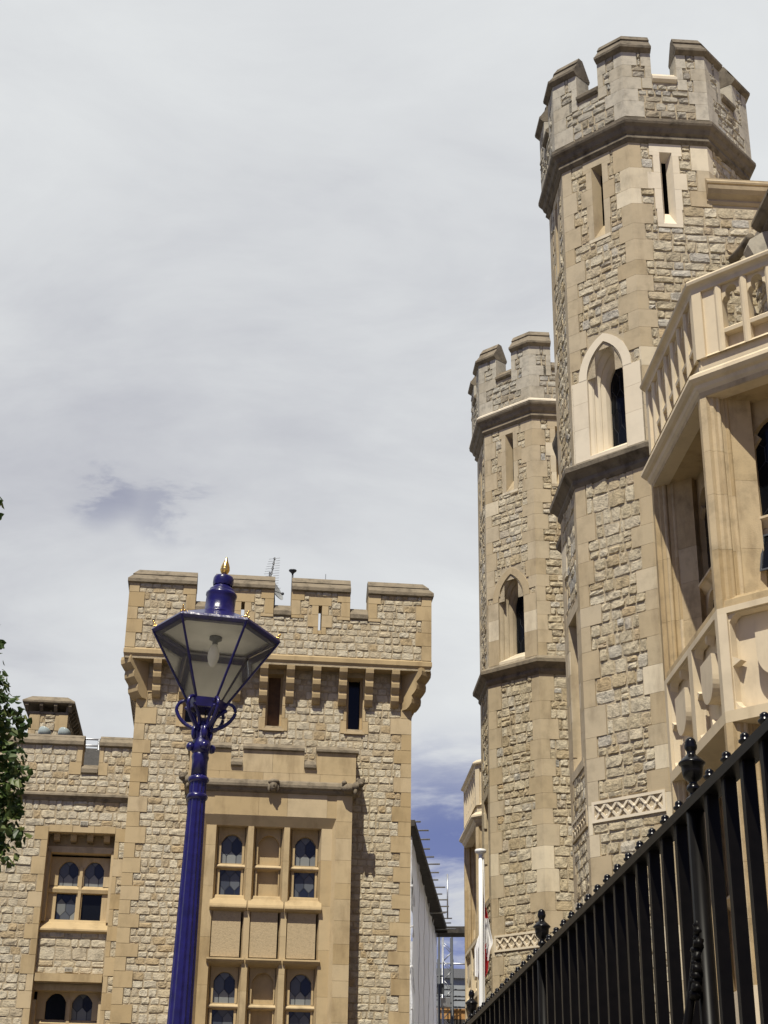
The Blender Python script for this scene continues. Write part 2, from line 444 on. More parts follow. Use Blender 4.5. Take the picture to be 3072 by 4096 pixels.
def fill_course(mb, F, cell, ws, relief, mat, rnd, joint, d):
    a, b, z0, z1 = cell
    h = z1-z0
    if h < 0.05 or b-a < 0.05: return
    x = a
    while x < b-0.03:
        w = rnd.uniform(*ws)
        if rnd.random() < 0.16: w *= 0.6
        if b-(x+w) < ws[0]*0.75: w = b-x
        if w > ws[1]*1.35: w *= 0.5
        g = joint*rnd.uniform(.6, 1.3)
        if h > 0.19 and rnd.random() < 0.16 and w < .3:
            s = z0+h*rnd.uniform(.4, .6)
            stone(mb, F, x+g, x+w-g, z0+g, s-g*.7, relief, mat, rnd, d)
            stone(mb, F, x+g, x+w-g, s+g*.7, z1-g, relief, mat, rnd, d)
        else:
            k = rnd.uniform(-.008, .008)
            stone(mb, F, x+g, x+w-g, z0+g+k, z1-g+k, relief, mat, rnd, d)
        x += w

def rubble(mb, F, u0, u1, rows, ex, rnd, mat, ws=(.14, .40), relief=.026, joint=.0055, d=0.0, split=(1, 2, 2)):
    for (z0, z1) in rows:
        n = rnd.choice(split)
        if (z1-z0)/n > 0.27: n += 1
        if (z1-z0)/n < 0.10: n = max(1, n-1)
        br = [z0+(z1-z0)*(i+(rnd.uniform(-.14, .14) if 0 < i < n else 0))/n for i in range(n+1)]
        for i in range(n):
            cells = [(u0, u1, br[i], br[i+1])]
            for r in ex:
                if r[2] < br[i+1]-.015 and r[3] > br[i]+.015: cells = cut(cells, r)
            for c in cells: fill_course(mb, F, c, ws, relief, mat, rnd, joint, d)

def make_rows(z0, z1, hmin, hmax, rnd):
    out = []; z = z0
    while z < z1-1e-4:
        h = rnd.uniform(hmin, hmax)
        if z1-(z+h) < hmin*.8: h = z1-z
        out.append((z, z+h)); z += h
    return out

def ashlar(mb, F, u0, u1, z0, z1, mat, d=.02, back=-.03, g=.004):
    box(mb, F, u0+g, u1-g, back, d, z0+g, z1-g, mat)

def wrap_quoin(mb, F1, e1, F2, s2, L1, L2, z0, z1, mat, d=.025, tan=.4142, back=-.04, g=.004):
    """one stone round the corner where F1 ends (u=e1) and F2 starts (u=s2)"""
    P = [(F1, e1-L1, d), (F1, e1+d*tan, d), (F2, s2+L2, d), (F2, s2+L2, back), (F1, e1+back*tan, back), (F1, e1-L1, back)]
    lo = [f.P(u, dd, z0+g) for f, u, dd in P]; hi = [f.P(u, dd, z1-g) for f, u, dd in P]
    n = 6
    faces = [(i, (i+1) % n, (i+1) % n+n, i+n) for i in range(n)]
    faces += [(0, 1, 4, 5), (1, 2, 3, 4), (n, n+5, n+4, n+1), (n+1, n+4, n+3, n+2)]
    mb.add(lo+hi, faces, mat)

def sweep(mb, path, prof, mat, closed=False, smooth=False):
    """sweep closed profile [(offset to the right of travel, z)] along a 2D path with mitres"""
    n = len(path); pts = [Vector(p[:2]) for p in path]
    offs = []
    for i in range(n):
        def nrm(a, b):
            t = (b-a).normalized(); return Vector((t.y, -t.x))
        if closed or 0 < i < n-1:
            n1 = nrm(pts[i-1], pts[i]); n2 = nrm(pts[i], pts[(i+1) % n])
            offs.append((n1+n2)/(1+n1.dot(n2)))
        elif i == 0: offs.append(nrm(pts[0], pts[1]))
        else: offs.append(nrm(pts[-2], pts[-1]))
    k = len(prof); V = []
    for p, o in zip(pts, offs):
        for (q, z) in prof: V.append((p.x+o.x*q, p.y+o.y*q, z))
    F = []
    for i in range(n if closed else n-1):
        a = i*k; b = ((i+1) % n)*k
        for j in range(k): F.append((a+j, b+j, b+(j+1) % k, a+(j+1) % k))
    if not closed:
        F.append(tuple(range(k))); F.append(tuple((n-1)*k+j for j in reversed(range(k))))
    mb.add(V, F, mat, smooth)

def prism_u(mb, F, u0, u1, prof, mat):
    """extrude a (d,z) profile along u"""
    k = len(prof)
    V = [F.P(u0, d, z) for d, z in prof]+[F.P(u1, d, z) for d, z in prof]
    f = [(j, (j+1) % k, (j+1) % k+k, j+k) for j in range(k)]+[tuple(range(k)), tuple(reversed(range(k, 2*k)))]
    mb.add(V, f, mat)

def arc_outline(w, zs, za, zb, n=7):
    """pointed arch outline from the left foot to the right foot"""
    h = za-zs; L = [(-w, zb), (-w, zs)]
    if h >= w:
        c = (h*h-w*w)/(2*w); rr = c+w; am = math.asin(min(1, h/rr))
        arc = [(c-rr*math.cos(am*i/n), zs+rr*math.sin(am*i/n)) for i in range(1, n+1)]
    else:
        arc = []
        for i in range(1, n+1):
            t = i/n
            arc.append((-w*(1-t)**1.0*(1-.0), zs+h*(1-(1-t)**2.4)))
    L += arc
    return L+[(-u, z) for u, z in reversed(L[:-1])]

def loft(mb, F, rings, mat, cu=0.0, smooth=False):
    """rings: list of (outline, depth)"""
    n = len(rings[0][0]); V = []
    for o, d in rings: V += [F.P(cu+u, d, z) for u, z in o]
    f = []
    for r in range(len(rings)-1):
        for i in range(n-1):
            f.append((r*n+i, r*n+i+1, (r+1)*n+i+1, (r+1)*n+i))
    mb.add(V, f, mat, smooth)

def arched_plate(mb, F, u0, u1, z0, z1, w, cu, zs, za, zb, d0, d1, mat):
    """rectangular slab d0..d1 pierced by an arched light"""
    o = arc_outline(w, zs, za, zb)
    fr = []
    for u, z in o:                     # project outline to the rectangle
        if z <= zs+1e-6: fr.append((u0 if u < 0 else u1, z if z > zb+1e-6 else z0, ))
        else: fr.append((cu+u, z1))
    n = len(o)
    A = [F.P(cu+u, d1, z) for u, z in o]; B = [F.P(u, d1, z) for u, z in fr]
    C = [F.P(cu+u, d0, z) for u, z in o]
    f = []
    for i in range(n-1):
        f.append((i, i+1, n+i+1, n+i)); f.append((i, 2*n+i, 2*n+i+1, i+1))
    mb.add(A+B+C, f, mat)
    # corners above the spring
    mb.add([F.P(u0, d1, zs), F.P(u0, d1, z1), B[2]], [(0, 1, 2)], mat)
    mb.add([F.P(u1, d1, zs), F.P(u1, d1, z1), B[n-3]], [(0, 1, 2)], mat)
    if zb > z0+1e-4: mb.quad(F.P(u0, d1, z0), F.P(u1, d1, z0), F.P(u1, d1, zb), F.P(u0, d1, zb), mat)

def clip_poly(poly, u0, u1, z0, z1):
    def cl(P, inside, inter):
        out = []
        for i in range(len(P)):
            a, b = P[i-1], P[i]
            if inside(b):
                if not inside(a): out.append(inter(a, b))
                out.append(b)
            elif inside(a): out.append(inter(a, b))
        return out
    def iu(c): return lambda a, b: (c, a[1]+(b[1]-a[1])*(c-a[0])/(b[0]-a[0]))
    def iz(c): return lambda a, b: (a[0]+(b[0]-a[0])*(c-a[1])/(b[1]-a[1]), c)
    for ins, it in ((lambda p: p[0] >= u0, iu(u0)), (lambda p: p[0] <= u1, iu(u1)), (lambda p: p[1] >= z0, iz(z0)), (lambda p: p[1] <= z1, iz(z1))):
        if not poly: return poly
        poly = cl(poly, ins, it)
    return poly

def leaded(mb, F, u0, u1, z0, z1, d, rnd, cw=.2, ch=.34, glass='leaded_glass', off=0.5):
    mb.quad(F.P(u0, d-.006, z0), F.P(u1, d-.006, z0), F.P(u1, d-.006, z1), F.P(u0, d-.006, z1), 'lead')
    g = 0.007
    uc = (u0+u1)/2
    nr = int((z1-z0)/(ch*.72))+3; nc = int((u1-u0)/cw)+3
    for r in range(-1, nr):
        cz = z0+(r+off)*ch*.72
        for c in range(-nc, nc+1):
            x = uc+(c+(.5 if r % 2 else 0))*cw
            W, H = cw/2-g, ch/2-g
            hexa = [(x-W, cz-H*.45), (x, cz-H), (x+W, cz-H*.45), (x+W, cz+H*.45), (x, cz+H), (x-W, cz+H*.45)]
            p = clip_poly(hexa, u0, u1, z0, z1)
            if len(p) < 3: continue
            a, b = rnd.uniform(-.03, .03), rnd.uniform(-.03, .03)
            mb.add([F.P(u, d+a*(u-x)+b*(z-cz), z) for u, z in p], [tuple(range(len(p)))], glass)

def lathe(mb, prof, c, mat, n=20, smooth=True, M=None, flute=0.0, cap=True):
    V = []
    for (r, z) in prof:
        for i in range(n):
            a = 2*math.pi*i/n
            rr = r*(1+(flute if i % 2 else -flute)) if flute else r
            V.append(Vector((rr*math.cos(a), rr*math.sin(a), z)))
    f = []
    for k in range(len(prof)-1):
        for i in range(n):
            f.append((k*n+i, k*n+(i+1) % n, (k+1)*n+(i+1) % n, (k+1)*n+i))
    if cap:
        f.append(tuple(reversed(range(n)))); f.append(tuple((len(prof)-1)*n+i for i in range(n)))
    if M is not None: V = [M @ v for v in V]
    mb.add([(v.x+c[0], v.y+c[1], v.z+c[2]) for v in V], f, mat, smooth)

def tube(mb, pts, r, mat, n=8, M=None, smooth=True):
    P = [Vector(p) for p in pts]
    rs = r if isinstance(r, (list, tuple)) else [r]*len(P)
    V = []; up = Vector((0.03, 0.05, 1)).normalized()
    for i, p in enumerate(P):
        t = (P[min(i+1, len(P)-1)]-P[max(i-1, 0)]).normalized()
        a = t.cross(up)
        if a.length < 1e-3: a = t.cross(Vector((1, 0, 0)))
        a.normalize(); b = t.cross(a)
        for k in range(n):
            an = 2*math.pi*k/n
            V.append(p+(a*math.cos(an)+b*math.sin(an))*rs[i])
    f = [(i*n+k, i*n+(k+1) % n, (i+1)*n+(k+1) % n, (i+1)*n+k) for i in range(len(P)-1) for k in range(n)]
    f.append(tuple(reversed(range(n)))); f.append(tuple((len(P)-1)*n+k for k in range(n)))
    if M is not None: V = [M @ v for v in V]
    mb.add([tuple(v) for v in V], f, mat, smooth)

def ellipsoid(mb, c, rad, mat, rnd=None, j=0.0, nu=10, nv=7, ax=None):
    V = []; f = []
    for iv in range(nv+1):
        t = math.pi*iv/nv
        for iu in range(nu):
            a = 2*math.pi*iu/nu
            k = 1+(rnd.uniform(-j, j) if rnd else 0)
            v = Vector((rad[0]*math.sin(t)*math.cos(a)*k, rad[1]*math.sin(t)*math.sin(a)*k, rad[2]*math.cos(t)*k))
            if ax is not None: v = ax @ v
            V.append((c[0]+v.x, c[1]+v.y, c[2]+v.z))
    for iv in range(nv):
        for iu in range(nu):
            f.append((iv*nu+iu, iv*nu+(iu+1) % nu, (iv+1)*nu+(iu+1) % nu, (iv+1)*nu+iu))
    mb.add(V, f, mat, True)

def smooth_path(pts, n=6):
    P = [Vector(p) for p in pts]; out = []
    for i in range(len(P)-1):
        a, b, c, d = P[max(i-1, 0)], P[i], P[i+1], P[min(i+2, len(P)-1)]
        for k in range(n):
            t = k/n
            out.append(0.5*((2*b)+(c-a)*t+(2*a-5*b+4*c-d)*t*t+(3*b-a-3*c+d)*t**3))
    out.append(P[-1])
    return out

def thing(name, label, cat, loc=(0, 0, 0), group=None):
    o = bpy.data.objects.new(name, None)
    o.empty_display_size = 0.3
    COL.objects.link(o)
    o.location = loc
    o['label'] = label; o['category'] = cat
    if group: o['group'] = group
    return o
def tag(o, label, cat, group=None):
    o['label'] = label; o['category'] = cat
    if group: o['group'] = group
    return o

# ------------------------------------------------------------------ ground
g = MB()
g.quad((-900, -900, 0), (900, -900, 0), (900, 900, 0), (-900, 900, 0), 'paving')
go = g.build('ground'); go['kind'] = 'structure'
g = MB()
g.quad((-6.5, -8, .004), (.7, -8, .004), (.7, 16, .004), (-6.5, 16, .004), 'bounce_paving')
go = g.build('path'); go['kind'] = 'structure'  # unseen pale strip, added to light the lantern's underside from below

# ================================================================== LEFT: castle building with square tower and lower wing
A5 = R(2.09)
UL = (math.cos(A5), math.sin(A5)); NL = (math.sin(A5), -math.cos(A5))
_k = 31.0*math.sin(A5)
FL = Fr((0-UL[0]*_k, 31.0-UL[1]*_k), UL, NL)
SH0, SH1 = -1.95, 3.67           # shaft edges

def roll_corbel(F, u, w, z1, z0, proj, mat, scale=1.0):
    """three diminishing rolls stepping back to the wall"""
    mb = MB()
    n = 3; h = (z1-z0)/n
    prof = [(-.03, z1)]
    for i in range(n):
        p = proj*(1-i*0.27); zt = z1-i*h; q = proj*(1-(i+1)*0.27) if i < n-1 else proj*.18
        prof += [(p, zt), (p+.012, zt-h*.25), (p, zt-h*.55), (p-.04*scale, zt-h*.80), (q+.01, zt-h*.97)]
    prof.append((-.03, z0))
    prism_u(mb, F, u-w/2, u+w/2, prof, mat)
    return mb

def slit_surround(mb, F, u0, u1, z0, z1, wide, mat, rnd, d=.025, bh=.27, sill=.13):
    """long and short dressed blocks round an opening; returns the rectangles they cover"""
    ex = []; z = z0; k = 0
    while z < z1-1e-3:
        h = min(bh, z1-z)
        if z1-(z+h) < bh*.5: h = z1-z
        w = wide if k % 2 == 0 else wide*.5
        ashlar(mb, F, u0-w, u0, z, z+h, mat, d); ashlar(mb, F, u1, u1+w, z, z+h, mat, d)
        ex += [(u0-w, u0, z, z+h), (u1, u1+w, z, z+h)]
        z += h; k += 1
    return ex

def build_left():
    rnd = random.Random(11)
    root = thing('castle_building', 'cream ragstone castle building with a square battlemented tower, tall stone bay and lower wing', 'castle', (0.9, 31.0, 0))
    # ---------------- tower shaft
    wall = MB()
    FR = Fr(FL.P(SH1, 0, 0), (-NL[0], -NL[1]), UL)          # right flank, u runs back
    FLk = Fr(FL.P(SH0, 0, 0), NL, (-UL[0], -UL[1]))         # left flank, u runs forward (0 = front corner)
    slits = [(-1.02, -.68), (.67, 1.01), (2.345, 2.675)]
    sz0, sz1 = 10.93, 12.05
    holes = [(a, b, sz0, sz1) for a, b in slits]
    backing(wall, FL, SH0, SH1, 0, 12.3, holes, 'mortar_cream')
    backing(wall, FR, 0, 6, 0, 12.3, [], 'mortar_cream')
    backing(wall, FLk, -6, 0, 0, 12.3, [], 'mortar_cream')
    BKF = Fr(FL.P(SH1, -6, 0), (-UL[0], -UL[1]), (-NL[0], -NL[1]))
    backing(wall, BKF, 0, SH1-SH0, 0, 12.3, [], 'mortar_cream')
    rows = make_rows(0.0, 12.1, .25, .34, rnd)
    ex = [(-.76, 2.46, 0, 9.5), (-.84, 2.56, 9.4, 9.92)]
    for a, b in slits:
        ex += slit_surround(wall, FL, a, b, 10.83, 12.15, .125, 'ashlar_honey', rnd)
        ex.append((a, b, 10.8, 12.2))
    exr, exl = [], []
    for i, (z0, z1) in enumerate(rows):
        lo, sh = .36+rnd.uniform(-.05, .05), .20+rnd.uniform(-.03, .03)
        L1, L2 = (lo, sh) if i % 2 else (sh, lo)
        wrap_quoin(wall, FL, SH1, FR, 0, L1, L2, z0, z1, 'ashlar_honey', tan=1.0)
        wrap_quoin(wall, FLk, 0, FL, SH0, L2, L1, z0, z1, 'ashlar_honey', tan=1.0)
        ex += [(SH1-L1, SH1, z0, z1), (SH0, SH0+L1, z0, z1)]
        exr.append((0, L2, z0, z1)); exl.append((-L2, 0, z0, z1))
    rubble(wall, FL, SH0, SH1, rows, ex, rnd, 'rag_cream', ws=(.11, .31), relief=.019)
    rubble(wall, FR, 0, 3, rows, exr, rnd, 'rag_cream', ws=(.12, .33), relief=.019)
    rubble(wall, FLk, -2.5, 0, rows[30:], exl, rnd, 'rag_cream', ws=(.12, .33), relief=.019)
    tower = wall.build('tower_wall', root)
    # slit windows
    for k, (a, b) in enumerate(slits):
        mb = MB()
        reveal(mb, FL, a, b, sz0, sz1, .32, 'ashlar_honey')
        prism_u(mb, FL, a-.05, b+.05, [(.05, 10.82), (.05, 10.87), (-.25, 10.96), (-.32, 10.96), (-.32, 10.82)], 'ashlar_honey')
        # inner jambs and head
        box(mb, FL, a, a+.045, -.30, -.16, sz0, sz1, 'ashlar_honey'); box(mb, FL, b-.045, b, -.30, -.16, sz0, sz1, 'ashlar_honey')
        w = mb.build('slit_window', tower)
        p = MB()
        if k == 1:
            p.quad(FL.P(a, -.27, sz0), FL.P(b, -.27, sz0), FL.P(b, -.27, sz1), FL.P(a, -.27, sz1), 'wood')
            p.build('shutter', tower)
        else:
            p.quad(FL.P(a, -.29, sz0), FL.P(b, -.29, sz0), FL.P(b, -.29, sz1), FL.P(a, -.29, sz1), 'dark_glass')
            p.build('pane', tower)
    # ---------------- corbels
    for i in range(10):
        roll_corbel(FL, -1.585+.546*i, .165, 12.2, 11.41, .34, 'ashlar_honey').build('corbel', root)
    for i in range(8):
        roll_corbel(FR, .6+.546*i, .165, 12.2, 11.41, .34, 'ashlar_honey').build('corbel', root)
        roll_corbel(FLk, -.6-.546*i, .165, 12.2, 11.41, .28, 'ashlar_honey').build('corbel', root)
    s = math.sqrt(.5)
    for (pt, ux, uy, pr) in ((FL.P(SH1-.05, -.05, 0), (s, s), (s, -s), .5), (FL.P(SH0+.05, -.05, 0), (s, -s), (-s, -s), .46)):
        FC = Fr(pt, ux, uy)
        roll_corbel(FC, 0, .30, 12.2, 11.37, pr, 'ashlar_honey', 1.6).build('corbel', root)
    # ---------------- parapet
    PF = .35; P0, P1 = -2.26, 4.04
    par = MB()
    F2 = FL.shifted(0, PF)
    FR2 = Fr(FL.P(P1, PF, 0), (-NL[0], -NL[1]), UL)
    FL2 = Fr(FL.P(P0, PF, 0), NL, (-UL[0], -UL[1]))
    cren = [(-.9, -.5), (.73, 1.1), (2.34, 2.72)]
    ptop, pcr = 13.80, 13.30
    psl = [(.055, .125), (1.675, 1.745)]
    holes = [(a, b, pcr, 20) for a, b in cren]+[(a, b, 12.93, 13.48) for a, b in psl]
    # front skin, inner skin
    backing(par, F2, P0, P1, 12.14, ptop, holes, 'mortar_cream')
    backing(par, F2, P0, P1, 12.14, ptop, holes, 'mortar_cream', d=-.45)
    for a, b in psl: reveal(par, F2, a, b, 12.93, 13.48, .45, 'ashlar_honey')
    for a, b in cren:
        for u in (a, b): par.quad(F2.P(u, 0, pcr), F2.P(u, -.45, pcr), F2.P(u, -.45, ptop), F2.P(u, 0, ptop), 'ashlar_honey')
    # flanks with their own crenels
    fc = [(1.3, 1.7), (2.95, 3.35), (4.6, 5.0)]
    for FX, sg in ((FR2, 1), (FL2, -1)):
        hs = [(min(sg*a, sg*b), max(sg*a, sg*b), pcr, 20) for a, b in fc]
        lo, hi = (0, 6.35) if sg > 0 else (-6.35, 0)
        backing(par, FX, lo, hi, 12.14, ptop, hs, 'mortar_cream')
        backing(par, FX, lo, hi, 12.14, ptop, hs, 'mortar_cream', d=-.45)
        for a, b in fc:
            for u in (sg*a, sg*b): par.quad(FX.P(u, 0, pcr), FX.P(u, -.45, pcr), FX.P(u, -.45, ptop), FX.P(u, 0, ptop), 'ashlar_honey')
    par.quad(F2.P(P0, -6.35, 12.15), F2.P(P1, -6.35, 12.15), F2.P(P1, 0, 12.15), F2.P(P0, 0, 12.15), 'ashlar_honey')
    prow = make_rows(12.36, ptop, .25, .33, rnd)
    ex = [(a-.02, b+.02, pcr-.1, 20) for a, b in cren]
    for a, b in psl:
        e = []
        for z0, z1, w in ((12.84, 13.0, .10), (13.0, 13.27, .22), (13.27, 13.48, .14)):
            ashlar(par, F2, a-w, a, z0, z1, 'ashlar_honey'); ashlar(par, F2, b, b+w, z0, z1, 'ashlar_honey')
            ex.append((a-w, b+w, z0, z1))
        ashlar(par, F2, a-.2, b+.2, 13.48, 13.66, 'ashlar_honey'); ex.append((a-.2, b+.2, 13.48, 13.66))
        ashlar(par, F2, a, b, 12.84, 12.93, 'ashlar_honey')
    exr, exl = [], []
    for i, (z0, z1) in enumerate(prow):
        L1, L2 = (.30, .18) if i % 2 else (.18, .30)
        wrap_quoin(par, F2, P1, FR2, 0, L1, L2, z0, z1, 'ashlar_honey', tan=1.0)
        wrap_quoin(par, FL2, 0, F2, P0, L2, L1, z0, z1, 'ashlar_honey', tan=1.0)
        ex += [(P1-L1, P1, z0, z1), (P0, P0+L1, z0, z1)]
        exr.append((0, L2, z0, z1)); exl.append((-L2, 0, z0, z1))
        if z1 > pcr-.05:
            for a, b in cren:
                w = .19 if i % 2 else .27
                if a > -.8 or True:
                    ashlar(par, F2, a-w, a, max(z0, pcr-.12), z1, 'ashlar_honey'); ashlar(par, F2, b, b+w, max(z0, pcr-.12), z1, 'ashlar_honey')
                    ex += [(a-w, a, max(z0, pcr-.12), z1), (b, b+w, max(z0, pcr-.12), z1)]
    rubble(par, F2, P0, P1, prow, ex, rnd, 'rag_cream', ws=(.11, .29), relief=.019)
    rubble(par, FR2, 0, 3, prow, exr+[(1.28, 1.72, pcr-.1, 20), (2.9, 3.4, pcr-.1, 20)], rnd, 'rag_cream', relief=.028)
    rubble(par, FL2, -3, 0, prow, exl+[(-1.72, -1.28, pcr-.1, 20), (-3.4, -2.9, pcr-.1, 20)], rnd, 'rag_cream', relief=.028)
    parapet = par.build('parapet', root)
    # string course under the parapet
    mb = MB()
    path = [FL2.P(-6.3, 0, 0), FL2.P(0, 0, 0), FR2.P(0, 0, 0), FR2.P(6.3, 0, 0)]
    sweep(mb, path, [(-.30, 12.36), (.01, 12.36), (.035, 12.33), (.035, 12.24), (.0, 12.19), (-.02, 12.14), (-.30, 12.14)], 'ashlar_honey')
    mb.build('string_course', root)
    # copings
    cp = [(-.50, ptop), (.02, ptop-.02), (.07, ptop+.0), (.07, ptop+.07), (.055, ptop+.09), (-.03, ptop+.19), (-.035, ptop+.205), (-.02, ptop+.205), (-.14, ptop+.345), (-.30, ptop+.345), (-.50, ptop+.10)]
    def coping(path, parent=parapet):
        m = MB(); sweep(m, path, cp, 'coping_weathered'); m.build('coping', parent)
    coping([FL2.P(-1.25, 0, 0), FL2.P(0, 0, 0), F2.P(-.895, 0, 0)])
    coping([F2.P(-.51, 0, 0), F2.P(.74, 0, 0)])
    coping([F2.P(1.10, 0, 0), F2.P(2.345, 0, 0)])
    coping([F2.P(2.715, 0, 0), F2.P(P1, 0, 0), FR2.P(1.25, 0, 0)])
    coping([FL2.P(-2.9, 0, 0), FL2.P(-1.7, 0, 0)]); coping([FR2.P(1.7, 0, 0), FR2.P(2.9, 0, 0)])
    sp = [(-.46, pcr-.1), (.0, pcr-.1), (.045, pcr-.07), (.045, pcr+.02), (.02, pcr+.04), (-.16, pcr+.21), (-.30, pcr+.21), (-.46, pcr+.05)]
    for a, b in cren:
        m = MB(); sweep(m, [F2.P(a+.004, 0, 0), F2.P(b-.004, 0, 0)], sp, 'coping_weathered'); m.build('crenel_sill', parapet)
    m = MB()
    m.quad(FL.P(P0+.4, -.1, 12.4), FL.P(P1-.4, -.1, 12.4), FL.P(P1-.4, -6, 12.4), FL.P(P0+.4, -6, 12.4), 'roof_lead')
    m.build('tower_roof', root)

    # ---------------- bay on the tower
    bay = MB()
    B0, B1, BD = -.76, 2.46, .60
    FB = FL.shifted(0, BD)
    FBR = Fr(FB.P(B1, 0, 0), (-NL[0], -NL[1]), UL)
    FBL = Fr(FB.P(B0, 0, 0), NL, (-UL[0], -UL[1]))
    R0, R1 = -.44, 2.15                 # outer edge of the great recess
    TOP = 8.92
    AM = 'ashlar_honey'
    # ashlar facing in blocks
    arow = make_rows(0, 9.42, .30, .46, rnd)
    backing(bay, FB, B0, B1, 0, 9.42, [(R0, R1, 2.2, TOP)], 'ashlar_honey', d=-.012)
    for i, (z0, z1) in enumerate(arow):
        wrap_quoin(bay, FB, B1, FBR, 0, (B1-R1 if z0 < TOP else .5), .6, z0, z1, AM, d=0, tan=1, g=.0022)
        wrap_quoin(bay, FBL, 0, FB, B0, .6, (R0-B0 if z0 < TOP else .5), z0, z1, AM, d=0, tan=1, g=.0022)
        if z1 > TOP:
            x = B0+.5
            while x < B1-.5:
                w = min(rnd.uniform(.5, .9), B1-.5-x)
                if B1-.5-(x+w) < .3: w = B1-.5-x
                ashlar(bay, FB, x, x+w, max(z0, TOP), z1, AM, d=0, g=.0022); x += w
    if True:
        # splayed head and jambs of the recess
        for (a, b, c, e) in (((R0, TOP), (R1, TOP), (R1-.07, TOP-.19), (R0+.06, TOP-.19)),):
            bay.quad(FB.P(a[0], 0, a[1]), FB.P(b[0], 0, b[1]), FB.P(c[0], -.10, c[1]), FB.P(e[0], -.10, e[1]), AM)
        bay.quad(FB.P(R0, 0, 2.2), FB.P(R0, 0, TOP), FB.P(R0+.06, -.10, TOP-.19), FB.P(R0+.06, -.10, 2.2), AM)
        bay.quad(FB.P(R1, 0, 2.2), FB.P(R1, 0, TOP), FB.P(R1-.07, -.10, TOP-.19), FB.P(R1-.07, -.10, 2.2), AM)
        bay.quad(FB.P(R0, -.10, TOP-.19), FB.P(R1, -.10, TOP-.19), FB.P(R1, -.45, TOP-.17), FB.P(R0, -.45, TOP-.17), AM)
        bay.quad(FB.P(R0, -.45, 2.2), FB.P(R1, -.45, 2.2), FB.P(R1, -.45, TOP), FB.P(R0, -.45, TOP), AM)
    # piers and mullions, in stacked blocks
    piers = [(-.39, -.19), (.435, .545), (1.14, 1.25), (1.875, 2.085)]
    for (a, b) in piers:
        z = 2.2
        while z < TOP-.18:
            h = min(rnd.uniform(.5, 1.0), TOP-.18-z)
            if TOP-.18-(z+h) < .25: h = TOP-.18-z
            g_ = .0015
            P = [(a-.055, -.36), (a, -.10), (b, -.10), (b+.055, -.36)]
            lo = [FB.P(u, d, z+g_) for u, d in P]; hi = [FB.P(u, d, z+h-g_) for u, d in P]
            bay.add(lo+hi, [(0, 1, 5, 4), (1, 2, 6, 5), (2, 3, 7, 6), (0, 3, 2, 1), (4, 5, 6, 7)], AM)
            z += h
    bayo = bay.build('bay_window', root)
    cols = [(-.135, .38, .13, 'g'), (.60, 1.085, .855, 'b'), (1.305, 1.82, 1.575, 'g')]
    DI = -.30
    for per, zo in enumerate((0.0, -2.62)):
        for (a, b, c, kind) in cols:
            fr = MB()
            za = 8.60+zo
            hw = .205
            # upper light with arched head, transom, lower light
            arched_plate(fr, FB, a, b, 7.97+zo, 8.75+zo, hw, c, 8.44+zo, za, 8.03+zo, DI-.10, DI, AM)
            prism_u(fr, FB, a-.03, b+.03, [(DI-.1, 7.91+zo), (DI+.045, 7.93+zo), (DI+.06, 7.955+zo), (DI+.055, 7.975+zo), (DI-.04, 8.035+zo), (DI-.1, 8.035+zo)], AM)
            for (p, q) in ((a, c-hw), (c+hw, b)): box(fr, FB, p, q, DI-.12, DI, 7.40+zo, 7.92+zo, AM)
            fo = fr.build('window_frame' if kind == 'g' else 'blind_arch', bayo)
            pn = MB()
            if kind == 'g':
                leaded(pn, FB, c-hw-.01, c+hw+.01, 8.0+zo, za+.02, DI-.085, rnd, .19, .36, off=.42)
                leaded(pn, FB, c-hw-.01, c+hw+.01, 7.36+zo, 7.93+zo, DI-.085, rnd, .19, .36, off=.3)
                pn.build('pane', bayo)
            else:
                o = arc_outline(hw, 8.44+zo, za, 8.0+zo)
                pn.quad(FB.P(c-hw-.02, DI-.10, 7.3+zo), FB.P(c+hw+.02, DI-.10, 7.3+zo), FB.P(c+hw+.02, DI-.10, za+.05), FB.P(c-hw-.02, DI-.10, za+.05), AM)
                pn.build('blind_panel', bayo)
            # sloping sill
            sl = MB()
            prism_u(sl, FB, a-.10, b+.09, [(DI-.10, 7.42+zo), (-.24, 7.41+zo), (-.22, 7.39+zo), (-.20, 7.34+zo), (-.12, 7.31+zo), (-.02, 7.20+zo), (-.005, 7.16+zo), (-.005, 7.135+zo), (-.06, 7.10+zo), (-.16, 7.08+zo), (DI-.10, 7.08+zo)], AM)
            sl.build('window_sill', bayo)
            # rough infill panel and the transom under it
            pa = MB()
            box(pa, FB, a-.035, b-.005, -.26, -.14, 6.235+zo, 7.085+zo, 'panel_rough')
            pa.build('infill_panel', bayo)
            tr = MB()
            prism_u(tr, FB, a-.10, b+.09, [(-.40, 6.21+zo), (-.12, 6.215+zo), (-.03, 6.20+zo), (-.025, 6.17+zo), (-.06, 6.13+zo), (-.12, 6.10+zo), (-.40, 6.05+zo)], AM)
            tr.build('transom', bayo)
    # hood mould with carved heads, bay parapet
    hm = MB()
    pth = [FBL.P(-.6, 0, 0), FBL.P(0, 0, 0), FBR.P(0, 0, 0), FBR.P(.6, 0, 0)]
    sweep(hm, pth, [(-.05, 9.64), (.04, 9.63), (.09, 9.59), (.115, 9.53), (.11, 9.48), (.07, 9.45), (.05, 9.41), (.02, 9.38), (-.05, 9.37)], 'coping_weathered')
    hm.build('hood_mould', bayo)
    bp = MB()
    Q0, Q1 = -.80, 2.52
    FP = FL.shifted(0, BD-.03)
    FPR = Fr(FP.P(Q1, 0, 0), (-NL[0], -NL[1]), UL); FPL = Fr(FP.P(Q0, 0, 0), NL, (-UL[0], -UL[1]))
    bc = [(.02, .25), (1.48, 1.72)]
    zb0, zb1, zb2 = 9.60, 9.92, 10.25
